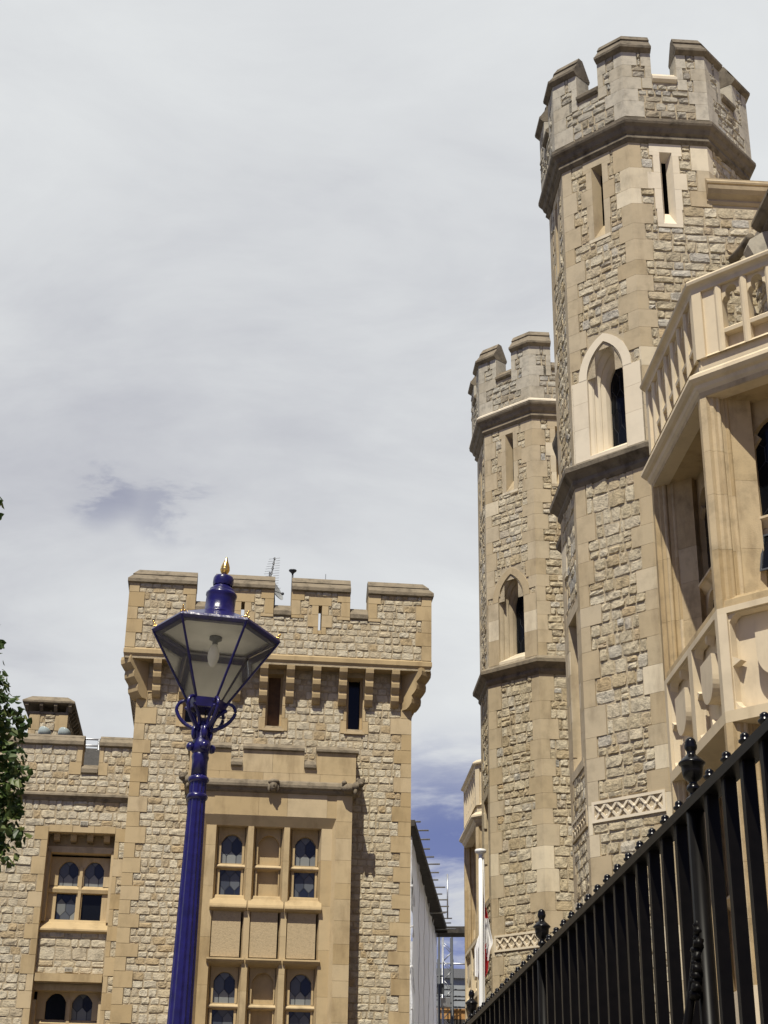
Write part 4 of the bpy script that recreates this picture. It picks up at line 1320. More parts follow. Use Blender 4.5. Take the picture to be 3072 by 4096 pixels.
def balustrade_face(mb, F, u0, u1, mat, first=None):
    """pierced parapet of a bay face: piers, mullions, transom, cusped heads"""
    z0, z1 = 11.68, 12.66
    D = -.22
    box(mb, F, u0, u0+.13, D, 0, z0, z1, mat)
    box(mb, F, u0+.13, u0+.305, D+.02, -.045, z0, z1, mat)
    box(mb, F, u1-.13, u1, D, 0, z0, z1, mat)
    n = max(1, round((u1-u0-.13-.44)/.36)); w = (u1-.17-(u0+.305))/n
    box(mb, F, u1-.17, u1-.13, D+.02, -.045, z0, z1, mat)
    for i in range(n+1):
        a = u0+.305+i*w
        if i < n:
            P = [(a, -.03), (a+.035, -.005), (a+.065, -.005), (a+.10, -.03), (a+.085, D+.02), (a+.015, D+.02)]
            k = len(P)
            mb.add([F.P(u, d, z0) for u, d in P]+[F.P(u, d, z1) for u, d in P], [(q, (q+1) % k, (q+1) % k+k, q+k) for q in range(k)], mat)
            b = a+w
            # transom ledge and solid panel under it
            prism_u(mb, F, a+.08, b+.02, [(D+.03, 11.95), (-.035, 11.95), (-.03, 12.0), (-.06, 12.03), (D+.03, 12.05)], mat)
            box(mb, F, a+.09, b+.01, D+.04, -.15, z0, 11.95, mat)
            trefoil_head(mb, F, a+.085, b+.012, 12.30, z1, D+.05, -.055, mat)
    mb.add([F.P(u0, .0, 11.68), F.P(u1, 0, 11.68), F.P(u1, -.05, 11.735), F.P(u0, -.05, 11.735)], [(0, 1, 2, 3)], mat)
    box(mb, F, u0, u1, D, -.05, 11.5, 11.735, mat)

def quatrefoil_panel(mb, F, u0, u1, z0, z1, mat):
    """square sunk panel with a four-lobed cusped tracery, sunk .16"""
    cu, cz = (u0+u1)/2, (z0+z1)/2
    a, b = (u1-u0)/2, (z1-z0)/2
    n = 64
    inner = []; outer = []
    for i in range(n):
        t = 2*math.pi*i/n
        s = abs(math.sin(2*t))
        r = .80+.50*s**.5
        ct, st = math.cos(t), math.sin(t)
        x, y = a*r*ct, b*r*st
        x = max(-a*.985, min(a*.985, x)); y = max(-b*.985, min(b*.985, y))
        inner.append((x, y))
        q = max(abs(ct), abs(st))
        outer.append(((a+.004)*ct/q, (b+.004)*st/q))
    d1, d0, db = -.040, -.14, -.172
    V = [F.P(cu+x, d1, cz+y) for x, y in outer]+[F.P(cu+x, d1, cz+y) for x, y in inner]+[F.P(cu+x*.97, d0, cz+y*.97) for x, y in inner]+[F.P(cu+x, db, cz+y) for x, y in outer]
    f = []
    for i in range(n):
        j = (i+1) % n
        f += [(i, j, n+j, n+i), (n+i, n+j, 2*n+j, 2*n+i), (2*n+i, 2*n+j, 3*n+j, 3*n+i)]
    f.append(tuple(range(3*n, 4*n)))
    mb.add(V, f, mat)

def shield(F, cu, z0, z1, w, mat):
    m = MB()
    o = [(-w, z1), (w, z1), (w, z0+(z1-z0)*.52)]
    for i in range(1, 8):
        t = math.pi/2*i/8
        o.append((w*math.cos(t)**.9, z0+(z1-z0)*.52*(1-math.sin(t)**1.0)))
    o.append((0, z0))
    o += [(-u, z) for u, z in reversed(o[2:-1])]
    k = len(o)
    V = [F.P(cu+u, -.015, z) for u, z in o]+[F.P(cu+u*.97, -.17, z) for u, z in o]
    m.add(V, [tuple(range(k))]+[(i, (i+1) % k, (i+1) % k+k, i+k) for i in range(k)], mat)
    return m

def bay(parent, mirror, seed, detail=True):
    rnd = random.Random(seed)
    mat = 'ashlar_bay'
    X, Y0, Y1, XF = 5.0, 16.90, 19.59, 7.9
    L = (XF-X)*math.sqrt(2)
    if not mirror:
        path = [(XF, Y1+XF-X), (X, Y1), (X, Y0), (XF, Y0-(XF-X))]
    else:
        yy = lambda y: 59.61-y
        path = [(XF, yy(Y0-(XF-X))), (X, yy(Y0)), (X, yy(Y1)), (XF, yy(Y1+XF-X))]
    faces = []
    for i in range(3):
        a, b = Vector(path[i]), Vector(path[i+1])
        t = (b-a).normalized()
        faces.append((Fr(a, t, (t.y, -t.x)), (b-a).length))
    w = MB()
    DP = .54
    old = 'ashlar_old'
    # solid core behind everything (floor, ceiling, back of panels)
    prof = lambda z0, z1, o1, o0: [(o0, z0), (o1, z0), (o1, z1), (o0, z1)]
    sweep(w, path, prof(0, 4.0, 0, -.7), mat)
    sweep(w, path, prof(6.90, 7.035, 0, -.7), mat)
    sweep(w, path, prof(8.215, 8.29, 0, -.7), mat)
    sweep(w, path, prof(7.035, 8.215, -.175, -.7), mat)
    sweep(w, path, prof(11.13, 11.50, -.0, -.7), old)
    # sloping window sills
    for zb in (8.29, ):
        sweep(w, path, [(-.7, zb), (-.012, zb), (-.02, zb+.09), (-.10, zb+.13), (-.12, zb+.16), (-.54, zb+.27), (-.7, zb+.27)], old)
    subs = []
    for fi, (F, Ln) in enumerate(faces):
        # corner piers in stacked blocks at both ends of each face
        rec = (.09, Ln-.09)
        for z0, z1 in ((4.0, 6.90), (8.29, 11.13)):
            z = z0
            while z < z1-.01:
                h = min(rnd.uniform(.5, .95), z1-z)
                if z1-(z+h) < .3: h = z1-z
                for (ue, sg) in ((0, 1), (Ln, -1)):
                    # moulded splayed jamb: plan profile running into the wall
                    P = [(-.02, 0), (.085, 0), (.105, -.055), (.145, -.065), (.165, -.11), (.160, -.16), (.195, -.175), (.215, -.22), (.210, -.27), (.245, -.285), (.265, -.33), (.26, -.38), (.30, -.40), (.325, -.46), (.345, -DP), (.345, -DP-.1), (-.02, -DP-.1)]
                    P = [(max(0.0, u) if d < -1 else max(0, u), d) for u, d in P]
                    k = len(P)
                    V = [F.P(ue+sg*u, d, z+.0016) for u, d in P]+[F.P(ue+sg*u, d, z+h-.0016) for u, d in P]
                    w.add(V, [(q, (q+1) % k, (q+1) % k+k, q+k) for q in range(k)]+[tuple(range(k)), tuple(reversed(range(k, 2*k)))], old)
                    for (uc, dc, rr_) in ((.172, -.135, .030), (.225, -.245, .030), (.278, -.355, .028), (.318, -.465, .026)):
                        ring = [(uc+rr_*math.cos(math.pi*q/6), dc+rr_*math.sin(math.pi*q/6)) for q in range(12)]
                        V = [F.P(ue+sg*u, d, z+.0016) for u, d in ring]+[F.P(ue+sg*u, d, z+h-.0016) for u, d in ring]
                        w.add(V, [(q, (q+1) % 12, (q+1) % 12+12, q+12) for q in range(12)], old, True)
                z += h
        # lights between the jambs
        a, b = .345, Ln-.345
        nl = max(2, round((b-a)/.62)); lw = (b-a)/nl
        for (zs, ztr, zt) in ((8.45, 9.49, 10.92), (4.0, 5.3, 6.70)):
            fm = MB(); pm = MB()
            for q in range(nl):
                u0, u1 = a+q*lw, a+(q+1)*lw
                c, hw_ = (u0+u1)/2, lw/2-.045
                # upper light: arched with cusps; lower light under an arched transom head
                arched_plate(fm, F, u0, u1, ztr+.06, zt+.25, hw_, c, zt-.36, zt-.06, ztr+.06, -DP-.10, -DP+.0, old)
                for s in (-1, 1):
                    zz = zt-.30
                    P = [(c+s*hw_*.99, zz+.14), (c+s*hw_*.60, zz+.015), (c+s*hw_*.99, zz-.10)]
                    fm.add([F.P(u, -DP-.02, z) for u, z in P]+[F.P(u, -DP-.07, z) for u, z in P], [(0, 1, 2), (3, 5, 4), (0, 3, 4, 1), (1, 4, 5, 2)], old)
                prism_u(fm, F, u0, u1, [(-DP-.1, ztr-.12), (-DP-.02, ztr-.10), (-DP+.06, ztr-.02), (-DP+.10, ztr+.0), (-DP+.10, ztr+.03), (-DP-.02, ztr+.07), (-DP-.1, ztr+.07)], old)
                arched_plate(fm, F, u0, u1, zs, ztr-.10, hw_, c, ztr-.42, ztr-.14, zs, -DP-.10, -DP-.005, old)
                leaded(pm, F, u0+.03, u1-.03, zs, zt+.1, -DP-.075, rnd, .24, .42, glass='dark_glass')
            subs.append(('window_frame', fm)); subs.append(('pane', pm))
        # quatrefoil panels with shields
        pa, pb = .122, Ln-.122
        n = max(2, round((pb-pa)/1.27)); pitch = (pb-pa+.16)/n
        for q in range(n):
            u0 = pa+q*pitch; u1 = u0+pitch-.16
            for (x0, x1) in ((u0-.18, u0), (u1, u1+.18)):
                x0, x1 = max(0.0, x0), min(Ln, x1)
                box(w, F, x0, x1, -.30, 0, 7.035, 8.215, mat) if q == 0 or x0 >= u1-.001 else None
            pn = MB(); quatrefoil_panel(pn, F, u0, u1, 7.035, 8.215, mat); subs.append(('quatrefoil_panel', pn))
            subs.append(('carved_shield', shield(F, (u0+u1)/2, 7.35, 7.90, .255, mat)))
    bo = w.build('bay_window', parent)
    for nme, m in subs: m.build(nme, bo)
    m = MB()
    for F, Ln in faces: balustrade_face(m, F, 0, Ln, mat)
    m.build('balustrade', bo)
    m = MB()
    sweep(m, path, [(-.26, 12.655), (-.0, 12.655), (.0, 12.72), (.02, 12.745), (.065, 12.765), (.075, 12.80), (.06, 12.83), (-.04, 12.90), (-.2, 12.90), (-.26, 12.86)], mat)
    m.build('balustrade_coping', bo)
    m = MB()
    sweep(m, path, [(-.2, 11.50), (.0, 11.50), (.125, 11.40), (.13, 11.35), (.09, 11.31), (.05, 11.29), (.035, 11.24), (.0, 11.20), (-.01, 11.125), (-.2, 11.125)], mat)
    m.build('string_course', bo)
    # roof / soffit slabs
    m = MB()
    ip = []
    for i, p in enumerate(path): ip.append(p)
    V = [(x, y, 11.132) for x, y in path]; V2 = [(x, y, 11.6) for x, y in path]
    q = []
    cx = sum(p[0] for p in path)/4; cy = sum(p[1] for p in path)/4
    def ins(p, k): return (p[0]+(cx-p[0])*k, p[1]+(cy-p[1])*k)
    m.add([(*ins(p, .02), 11.128) for p in path], [(0, 1, 2, 3)], old)
    m.add([(*ins(p, .12), 11.62) for p in path], [(0, 1, 2, 3)], 'roof_lead')
    m.build('bay_roof', bo)
    # top-hung casements standing open
    if not mirror:
        for (F, u0, u1, z0, z1, out) in ((faces[2][0], .42, .74, 8.78, 9.30, .15), (faces[1][0], faces[1][1]-1.02, faces[1][1]-.50, 8.80, 9.24, .24)):
            m = MB()
            d0 = -DP+.02
            def cq(ua, ub, ta, tb, th, mt):
                V = []
                for dd in (0, th):
                    for (u, t) in ((ua, ta), (ub, ta), (ub, tb), (ua, tb)):
                        V.append(F.P(u, d0+out*(1-t)+dd, z0+(z1-z0)*t))
                m.add(V, BOXF, mt)
            e = .025
            eu = e; et = e/(z1-z0)
            cq(u0, u0+eu, 0, 1, .02, 'steel_dark'); cq(u1-eu, u1, 0, 1, .02, 'steel_dark')
            cq(u0+eu, u1-eu, 0, et, .02, 'steel_dark'); cq(u0+eu, u1-eu, 1-et, 1, .02, 'steel_dark')
            cq((u0+u1)/2-.006, (u0+u1)/2+.006, et, 1-et, .012, 'lead')
            cq(u0+eu, u1-eu, et, 1-et, .006, 'dark_glass')
            m.build('open_casement', bo)
    return bo

def build_right():
    root = thing('barracks_block', 'long ragstone castle block with two octagonal turrets and canted bays, behind the black railing', 'castle', (7.9, 29.8, 0))
    rnd = random.Random(5)
    C1, C2 = (6.49, 24.44), (6.39, 35.17)
    # ---- main walls
    w = MB()
    FF = Fr((7.9, 22.7), (0, -1), (-1, 0))              # main facade, u runs toward the camera side
    backing(w, FF, 0, 22, 0, 17.4, [], 'mortar_tan')
    rows = make_rows(11.4, 17.2, .34, .5, rnd)
    rubble(w, FF, 0, 9, rows, [], rnd, 'rag_grey', ws=(.18, .5), relief=.040, joint=.009)
    FS = Fr((7.9, 22.7), (1, 0), (0, -1))
    FC = Fr((7.0, 22.7), (1, 0), (0, -1))
    backing(w, FC, .2125, 3, 0, 18.5, [], 'mortar_tan')
    FN = Fr((7.0, 36.91), (-1, 0), (0, 1)); backing(w, FN, -3, 0, 0, 18.5, [], 'mortar_tan')
    FF2 = Fr((7.9, 60), (0, -1), (-1, 0)); backing(w, FF2, 0, 23.1, 0, 18.1, [], 'mortar_tan')
    # pavilion front between the turrets
    FP = Fr((6.42, 34.0), (0, -1), (-1, 0))
    backing(w, FP, 0, 8.4, 0, 18.5, [], 'mortar_tan')
    rubble(w, FP, 5.6, 8.4, make_rows(6, 18.4, .34, .5, rnd), [], rnd, 'rag_grey', ws=(.18, .5), relief=.040, joint=.009)
    # bulk of the building
    wbox(w, 7.95, 20, 0.7, 22.68, 0.02, 17.2, 'mortar_tan')
    wbox(w, 7.95, 20, 22.75, 60, 0.02, 17.9, 'mortar_tan')
    wbox(w, 6.46, 7.94, 25.5, 34.5, 0.02, 18.4, 'mortar_tan')
    main = w.build('main_wall', root)
    # coping of the return wall beside the near turret, cornice of the main facade
    m = MB()
    prism_u(m, FC, .13, 3, [(-.3, 18.36), (.02, 18.38), (.05, 18.43), (.03, 18.48), (.12, 18.55), (.17, 18.62), (.18, 18.69), (.11, 18.735), (.115, 18.76), (.14, 18.765), (.15, 18.80), (.10, 18.86), (.06, 18.88), (.06, 18.92), (-.05, 18.97), (-.3, 18.97)], 'ashlar_tan')
    m.build('wall_coping', main)
    m = MB()
    prism_u(m, FF, .70, 21, [(-.1, 17.18), (.03, 17.20), (.10, 17.26), (.09, 17.32), (.17, 17.37), (.24, 17.45), (.23, 17.53), (.02, 17.72), (-.1, 17.72)], 'coping_dark')
    prism_u(m, FF, 0, .70, [(-.1, 17.18), (.0, 17.18), (.03, 17.6), (-.1, 17.6)], 'ashlar_grey')
    m.build('cornice', main)
    # grey kneeler stone and lead spout in the angle
    m = MB()
    P = [(.02, 16.3), (.02, 17.16), (.16, 17.12), (.40, 16.95), (.44, 16.85), (.34, 16.62), (.10, 16.3)]
    FK = Fr((7.9, 21.98), (0, -1), (-1, 0))
    V = [FK.P(.02, d, z) for d, z in P]+[FK.P(.30, d, z) for d, z in P]
    k = len(P)
    m.add(V, [(i, (i+1) % k, (i+1) % k+k, i+k) for i in range(k)]+[tuple(range(k)), tuple(reversed(range(k, 2*k)))], 'ashlar_grey')
    m.build('kneeler_stone', main)
    m = MB()
    tube(m, [(7.56, 21.8, 17.08), (7.54, 22.3, 17.14), (7.50, 22.66, 17.20)], .085, 'coping_dark', 12)
    m.build('water_spout', main)
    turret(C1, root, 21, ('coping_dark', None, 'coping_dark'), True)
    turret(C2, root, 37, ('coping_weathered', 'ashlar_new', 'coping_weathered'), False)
    bay(root, False, 3)
    bay(root, True, 4)
    # narrow buttress with two moulded set-offs, seen in slivers past the near turret
    m = MB()
    pth = [(5.95, 28.75), (5.47, 28.27), (5.47, 26.9), (5.95, 26.42)]
    k2 = [(5.62, 28.75), (5.30, 28.43), (5.30, 27.0), (5.62, 26.42)]
    sweep(m, pth, [(-.4, 0), (0, 0), (0, 16.0), (-.4, 16.0)], 'ashlar_tan')
    sweep(m, k2, [(-.3, 13.62), (-.12, 13.64), (-.04, 13.80), (-.05, 13.9), (.06, 14.02), (.07, 14.10), (-.1, 14.3), (-.3, 14.35)], 'coping_weathered')
    sweep(m, k2, [(-.3, 15.5), (-.13, 15.55), (-.06, 15.85), (-.02, 16.0), (.06, 16.3), (.07, 16.40), (-.08, 16.62), (-.3, 16.62)], 'coping_dark')
    m.build('buttress', root)
    return root
build_right()

# ================================================================== street lamp
def build_lamp():
    base = Vector((-.440, 7.0, 0))
    root = thing('street_lamp', 'royal blue street lamp with a six-sided glass lantern and gilded finial', 'street lamp', base)
    # the post leans a touch to the right, the lantern head a little more
    Mp = Matrix.Rotation(R(.78), 4, 'Y')
    ztop = 3.60
    Mh = Matrix.Translation(Mp @ Vector((0, 0, ztop))) @ Matrix.Rotation(R(3.9), 4, 'Y')
    B = tuple(base)
    m = MB()
    lathe(m, [(.16, 0), (.16, .12), (.13, .16), (.125, .55), (.14, .60), (.11, .68), (.085, .78), (.075, .95)], B, 'blue_paint', 24, True, Mp)
    prof = [(.072, .95), (.066, 1.5), (.0575, 2.1), (.0505, 2.42), (.043, 3.0), (.038, 3.34), (.0365, 3.46)]
    lathe(m, prof, B, 'blue_paint', 28, False, Mp, flute=.05)
    for z in (3.345, 3.425):
        lathe(m, [(.036, z), (.046, z+.008), (.049, z+.016), (.046, z+.026), (.036, z+.034)], B, 'blue_paint', 24, True, Mp)
    lathe(m, [(.036, 3.45), (.0355, 3.53), (.040, 3.545), (.037, 3.56), (.034, 3.57)], B, 'blue_paint', 24, True, Mp, flute=.03)
    lathe(m, [(.034, 3.56), (.044, 3.575), (.046, 3.60), (.042, 3.62), (.034, 3.64), (.03, 3.70), (.022, 3.73)], B, 'blue_paint', 20, True, Mp)
    for i in range(4):
        a = R(20+90*i)
        p = Mp @ Vector((.05*math.cos(a), .05*math.sin(a), 3.592))
        ellipsoid(m, (base.x+p.x, base.y+p.y, base.z+p.z), (.021, .021, .021), 'blue_paint', None, 0, 12, 8)
        p = Mp @ Vector((.037*math.cos(a), .037*math.sin(a), 3.66))
        ellipsoid(m, (base.x+p.x, base.y+p.y, base.z+p.z), (.016, .016, .035), 'blue_paint', None, 0, 10, 7)
    m.build('post', root, B)
    def hv(v):
        q = Mh @ Vector(v); return (base.x+q.x, base.y+q.y, base.z+q.z)
    Mw = Matrix.Translation(base) @ Mh
    # scrolled brackets
    for i in range(6):
        a = R(-4+60*i)
        pts = [(.028, .075), (.05, .082), (.085, .098), (.118, .128), (.137, .166), (.128, .197), (.104, .210), (.090, .203)]
        m = MB()
        P = smooth_path([(r*math.cos(a), r*math.sin(a), z) for r, z in pts], 5)
        tube(m, P, [.0095-.002*k/len(P) for k in range(len(P))], 'blue_paint', 8, Mw)
        ellipsoid(m, hv((.088*math.cos(a), .088*math.sin(a), .200)), (.011, .011, .011), 'blue_paint')
        P = smooth_path([(r*math.cos(a), r*math.sin(a), z) for r, z in [(.030, .02), (.040, .06), (.038, .10), (.052, .14), (.078, .165), (.098, .178)]], 4)
        tube(m, P, .008, 'blue_paint', 8, Mw)
        m.build('scroll_bracket', root, B)
    r0, z0, r1, z1 = .094, .212, .298, .536
    hexv = lambda r, z, i, off=0: (r*math.cos(R(60*i+off)), r*math.sin(R(60*i+off)), z)
    m = MB()
    def ring(ra, za, rb, zb, w, mat='blue_paint'):
        for i in range(6):
            V = [hexv(ra, za, i), hexv(ra, za, i+1), hexv(rb, zb, i+1), hexv(rb, zb, i)]
            V += [hexv(ra-w, za, i), hexv(ra-w, za, i+1), hexv(rb-w, zb, i+1), hexv(rb-w, zb, i)]
            m.add([hv(v) for v in V], [(0, 1, 2, 3), (7, 6, 5, 4), (0, 4, 5, 1), (3, 2, 6, 7)], mat)
    ring(.088, .170, r0+.004, z0, .014)
    ring(r1-.012, z1-.012, r1+.010, z1+.004, .03)
    ring(r1+.010, z1+.004, r1+.004, z1+.016, .03)
    for i in range(6):
        a = Vector(hexv(r0, z0, i)); b = Vector(hexv(r1, z1, i))
        tube(m, [a, b], .0062, 'blue_paint', 6, Mw, False)
    # shallow six-sided roof
    V = [hv(hexv(r1+.004, z1+.016, i)) for i in range(6)]+[hv(hexv(.078, .650, i)) for i in range(6)]
    m.add(V, [(i, (i+1) % 6, (i+1) % 6+6, i+6) for i in range(6)], 'blue_paint')
    # rod up the middle of the bracket
    tube(m, [(.0, 0, .09), (0, 0, .175)], .0035, 'iron_black', 6, Mw)
    m.build('lantern_frame', root, B)
    m = MB()
    m.add([hv(hexv(r1-.02, z1-.001, i)) for i in range(6)], [tuple(range(6))], 'enamel')
    m.build('reflector', root, B)
    for i in range(6):
        m = MB()
        V = [hexv(r0-.002, z0, i), hexv(r0-.002, z0, i+1), hexv(r1-.004, z1-.008, i+1), hexv(r1-.004, z1-.008, i)]
        m.add([hv(v) for v in V], [(0, 1, 2, 3)], 'lantern_glass')
        m.build('glass_pane', root, B)
    m = MB()
    lathe(m, [(.03, .536), (.03, .520), (.013, .512), (.013, .498)], (0, 0, 0), 'steel_dark', 14, True, Mw)
    m.build('lamp_holder', root, B)
    m = MB()
    lathe(m, [(.008, .500), (.020, .480), (.027, .455), (.027, .43), (.020, .405), (.010, .388), (.002, .384)], (0, 0, 0), 'enamel', 16, True, Mw)
    m.build('light_bulb', root, B)
    # chimney with scalloped cap
    m = MB()
    lathe(m, [(.082, .642), (.080, .652), (.072, .658), (.0705, .735), (.0745, .742), (.0745, .752), (.067, .760), (.060, .766), (.060, .774), (.053, .776), (.050, .780), (.044, .790), (.040, .797), (.040, .802)], (0, 0, 0), 'blue_paint', 28, True, Mw)
    n = 36
    prof = [(.046, .800), (.0495, .809), (.0495, .831), (.045, .842), (.030, .849), (.012, .853)]
    V = []
    for k, (r, z) in enumerate(prof):
        for i in range(n):
            a = 2*math.pi*i/n
            dz = -.007*abs(math.cos(6*a)) if k == 0 else 0
            V.append(hv((r*math.cos(a), r*math.sin(a), z+dz)))
    m.add(V, [(k*n+i, k*n+(i+1) % n, (k+1)*n+(i+1) % n, (k+1)*n+i) for k in range(len(prof)-1) for i in range(n)]+[tuple(range((len(prof)-1)*n, len(prof)*n))], 'blue_paint', True)
    m.build('chimney_cap', root, B)
    m = MB()
    lathe(m, [(.010, 0.8520), (.013, 0.8588), (.017, 0.8636), (.022, 0.8743), (.0235, 0.8830), (.022, 0.8860), (.022, 0.8898), (.021, 0.8966), (.016, 0.9121), (.010, 0.9257), (.0065, 0.9374), (.005, 0.9451), (.001, 0.9490)], (0, 0, 0), 'gold', 18, True, Mw)
    m.build('finial', root, B)
    # gilded crown ornaments on the six corners
    for i in range(6):
        m = MB()
        a = R(60*i)
        ca, sa = math.cos(a), math.sin(a)
        def q(r, t, z): return hv((r*ca-t*sa, r*sa+t*ca, z))
        for (r, t, z, s) in ((.292, 0, .565, .010), (.298, .012, .560, .008), (.298, -.012, .560, .008), (.285, .020, .556, .007), (.285, -.020, .556, .007), (.300, 0, .582, .008), (.306, .004, .594, .006), (.280, .030, .556, .006), (.280, -.030, .556, .006)):
            ellipsoid(m, q(r-.004, t*.8, .545+(z-.545)*.72), (s*.72, s*.72, s*.9), 'gold', None, 0, 8, 6)
        m.build('crown_ornament', root, B)
    return root
build_lamp()

# ================================================================== iron railing
def build_fence():
    X = 1.0
    y0 = 3.384-.15*2-.008
    root = thing('iron_railing', 'black iron railing of upright bars with urn finials', 'railing', (X, 6.0, 0))
    ZT = 2.556
    ypos = lambda n: 3.395+.1500*n+.00022*n*n
    F = Fr((X, 0), (0, 1), (-1, 0))
    m = MB()
    box(m, F, -.5, 11.5, -.024, .024, ZT-.024, ZT, 'iron_bar')
    m.build('top_rail', root)
    m = MB()
    box(m, F, -.5, 11.5, -.022, .022, .42, .45, 'iron_black')
    m.build('bottom_rail', root)
    m = MB()
    box(m, F, -.5, 11.5, -.18, .18, .0, .34, 'ashlar_grey')
    m.build('kerb_plinth', root)
    big = [2, 17, 31, 46]
    small = [n for n in range(-22, 50) if n not in big]
    m = MB()
    hb, cb = .0145, .0025
    oc = [(hb, -hb+cb), (hb, hb-cb), (hb-cb, hb), (-hb+cb, hb), (-hb, hb-cb), (-hb, -hb+cb), (-hb+cb, -hb), (hb-cb, -hb)]
    yb = ypos(small[0])
    m.add([(X+p, yb+q, .34) for p, q in oc]+[(X+p, yb+q, ZT-.024) for p, q in oc], [(i, (i+1) % 8, (i+1) % 8+8, i+8) for i in range(8)], 'iron_bar')
    bar = m.build('bar', root, (X, ypos(small[0]), 0))
    m = MB()
    lathe(m, [(.010, ZT), (0.0121, ZT+0.0033), (0.0121, ZT+0.0082), (0.0086, ZT+0.0115), (0.0086, ZT+0.0148), (0.0148, ZT+0.0197), (0.0152, ZT+0.0238), (0.0101, ZT+0.0279), (0.0109, ZT+0.0312), (0.0101, ZT+0.0369), (0.0047, ZT+0.0410), (0.0008, ZT+0.0418)], (X, ypos(small[0]), 0), 'iron_black', 14, True)
    fin = m.build('knob', bar, (X, ypos(small[0]), ZT))
    for n in small[1:]:
        b = bar.copy(); COL.objects.link(b); b.parent = root
        b.location = (bar.location.x, bar.location.y+ypos(n)-ypos(small[0]), bar.location.z)
        f = fin.copy(); COL.objects.link(f); f.parent = b; f.location = fin.location
    # standards with urns
    m = MB()
    lathe(m, [(.024, .34), (.022, ZT-.002)], (X, ypos(2), 0), 'iron_bar', 14, True)
    std = m.build('standard', root, (X, ypos(2), 0))
    m = MB()
    z = ZT
    lathe(m, [(.020, z), (0.0213, z+0.0062), (0.0164, z+0.0109), (0.0107, z+0.0155), (0.0107, z+0.0232), (0.0172, z+0.0279), (0.0184, z+0.0341), (0.0148, z+0.0403), (0.0098, z+0.0450), (0.0107, z+0.0496), (0.0172, z+0.0543), (0.0238, z+0.0620), (0.0262, z+0.0760), (0.0271, z+0.0868), (0.0287, z+0.0899), (0.0328, z+0.0938), (0.0336, z+0.0969), (0.0303, z+0.1008), (0.0197, z+0.1108), (0.0131, z+0.1162), (0.0107, z+0.1209), (0.0115, z+0.1271), (0.0152, z+0.1333), (0.0160, z+0.1411), (0.0139, z+0.1473), (0.0143, z+0.1504), (0.0111, z+0.1573), (0.0049, z+0.1620), (0.0008, z+0.1628)], (X, ypos(2), 0), 'iron_black', 24, True)
    urn = m.build('urn_finial', std, (X, ypos(2), ZT))
    m = MB()
    st = smooth_path([(X-.01, ypos(2), 2.25), (X-.03, ypos(2)+.0, 2.15), (X-.055, ypos(2)+.01, 2.02), (X-.11, ypos(2)+.02, 1.8), (X-.20, ypos(2)+.03, 1.2), (X-.26, ypos(2)+.03, .34)], 6)
    tube(m, st, .011, 'iron_bar', 8)
    rr = random.Random(2)
    for k in range(12):
        zz = 2.26-k*.0145
        ellipsoid(m, (X-.012-.002*k, ypos(2)-.012+rr.uniform(-.012, .012), zz), (.0135, .0135, .013), 'iron_bar', rr, .25, 9, 6)
    stay = m.build('scrolled_stay', std, (X, ypos(2), 0))
    for n in big[1:]:
        s = std.copy(); COL.objects.link(s); s.parent = root
        s.location = (std.location.x, std.location.y+ypos(n)-ypos(2), std.location.z)
        for ch in (urn, stay):
            c = ch.copy(); COL.objects.link(c); c.parent = s; c.location = ch.location
    return root
build_fence()

# ================================================================== flagpole and flag
def build_flag():
    root = thing('flagpole', 'white flagpole with a flat round cap standing before the far turret', 'flagpole', (3.55, 28, 0))
    m = MB()
    lathe(m, [(.065, 0), (.06, 2), (.047, 5.0), (.042, 6.1), (.038, 7.76)], (3.535, 28, 0), 'white_paint', 16, True, Matrix.Rotation(R(.33), 4, 'Y'))
    m.build('pole', root)
    m = MB()
    lathe(m, [(.038, 7.75), (.05, 7.765), (.10, 7.79), (.105, 7.82), (.095, 7.845), (.03, 7.86), (.001, 7.862)], (3.578, 28, 0), 'white_paint', 20, True)
    m.build('cap', root)
    m = MB()
    tube(m, [(3.63, 27.98, 7.7), (3.635, 27.98, 6.9), (3.60, 27.98, 4.0), (3.58, 27.98, 1.2)], .006, 'flag_white', 6)
    m.build('halyard', root)
    fl = MB()
    # cloth hanging limp from the hoist: columns of folds, rows downward
    rnd = random.Random(8)
    nz, nu = 26, 30
    edge = [(7.18, .035), (7.055, .055), (6.673, .135), (6.42, .175), (6.242, .215), (6.10, .16), (5.95, .135), (5.736, .115), (5.60, .05)]
    def right(z):
        for (z0, r0), (z1, r1) in zip(edge, edge[1:]):
            if z1 <= z <= z0: return r1+(r0-r1)*(z-z1)/(z0-z1)
        return .04
    V = []
    zs = [7.18-(7.18-5.62)*i/nz for i in range(nz+1)]
    for z in zs:
        rr = right(z)
        left = -.02 if z > 6.35 else -.02-.085*min(1, (6.35-z)/.25)
        for k in range(nu+1):
            t = k/nu
            x = left+(rr-left)*t
            y = .05+.055*math.sin(t*15+z*1.3)+.025*math.sin(t*31+z*3)
            V.append((3.575+x, 28.06+y, z+.03*math.sin(t*9+1)-.06*t*(1-t)))
    for i in range(nz):
        for k in range(nu):
            z = zs[i]; t = k/nu
            f = (i*(nu+1)+k, i*(nu+1)+k+1, (i+1)*(nu+1)+k+1, (i+1)*(nu+1)+k)
            x = V[f[0]][0]-3.575
            if x < -.015: mat = 'flag_white'
            elif z > 6.68: mat = 'flag_red'
            elif z < 6.32 and x < .075+.10*max(0, min(1, (6.32-z)/.7)): mat = 'flag_red'
            else: mat = 'flag_white'
            fl.f.append(f); fl.m.append(fl.slot(mat)); fl.s.append(True)
    fl.v = V
    o = fl.build('flag', None, (3.58, 28.1, 7.18))
    tag(o, 'limp red and white flag hanging half way down the white pole', 'flag')
build_flag()

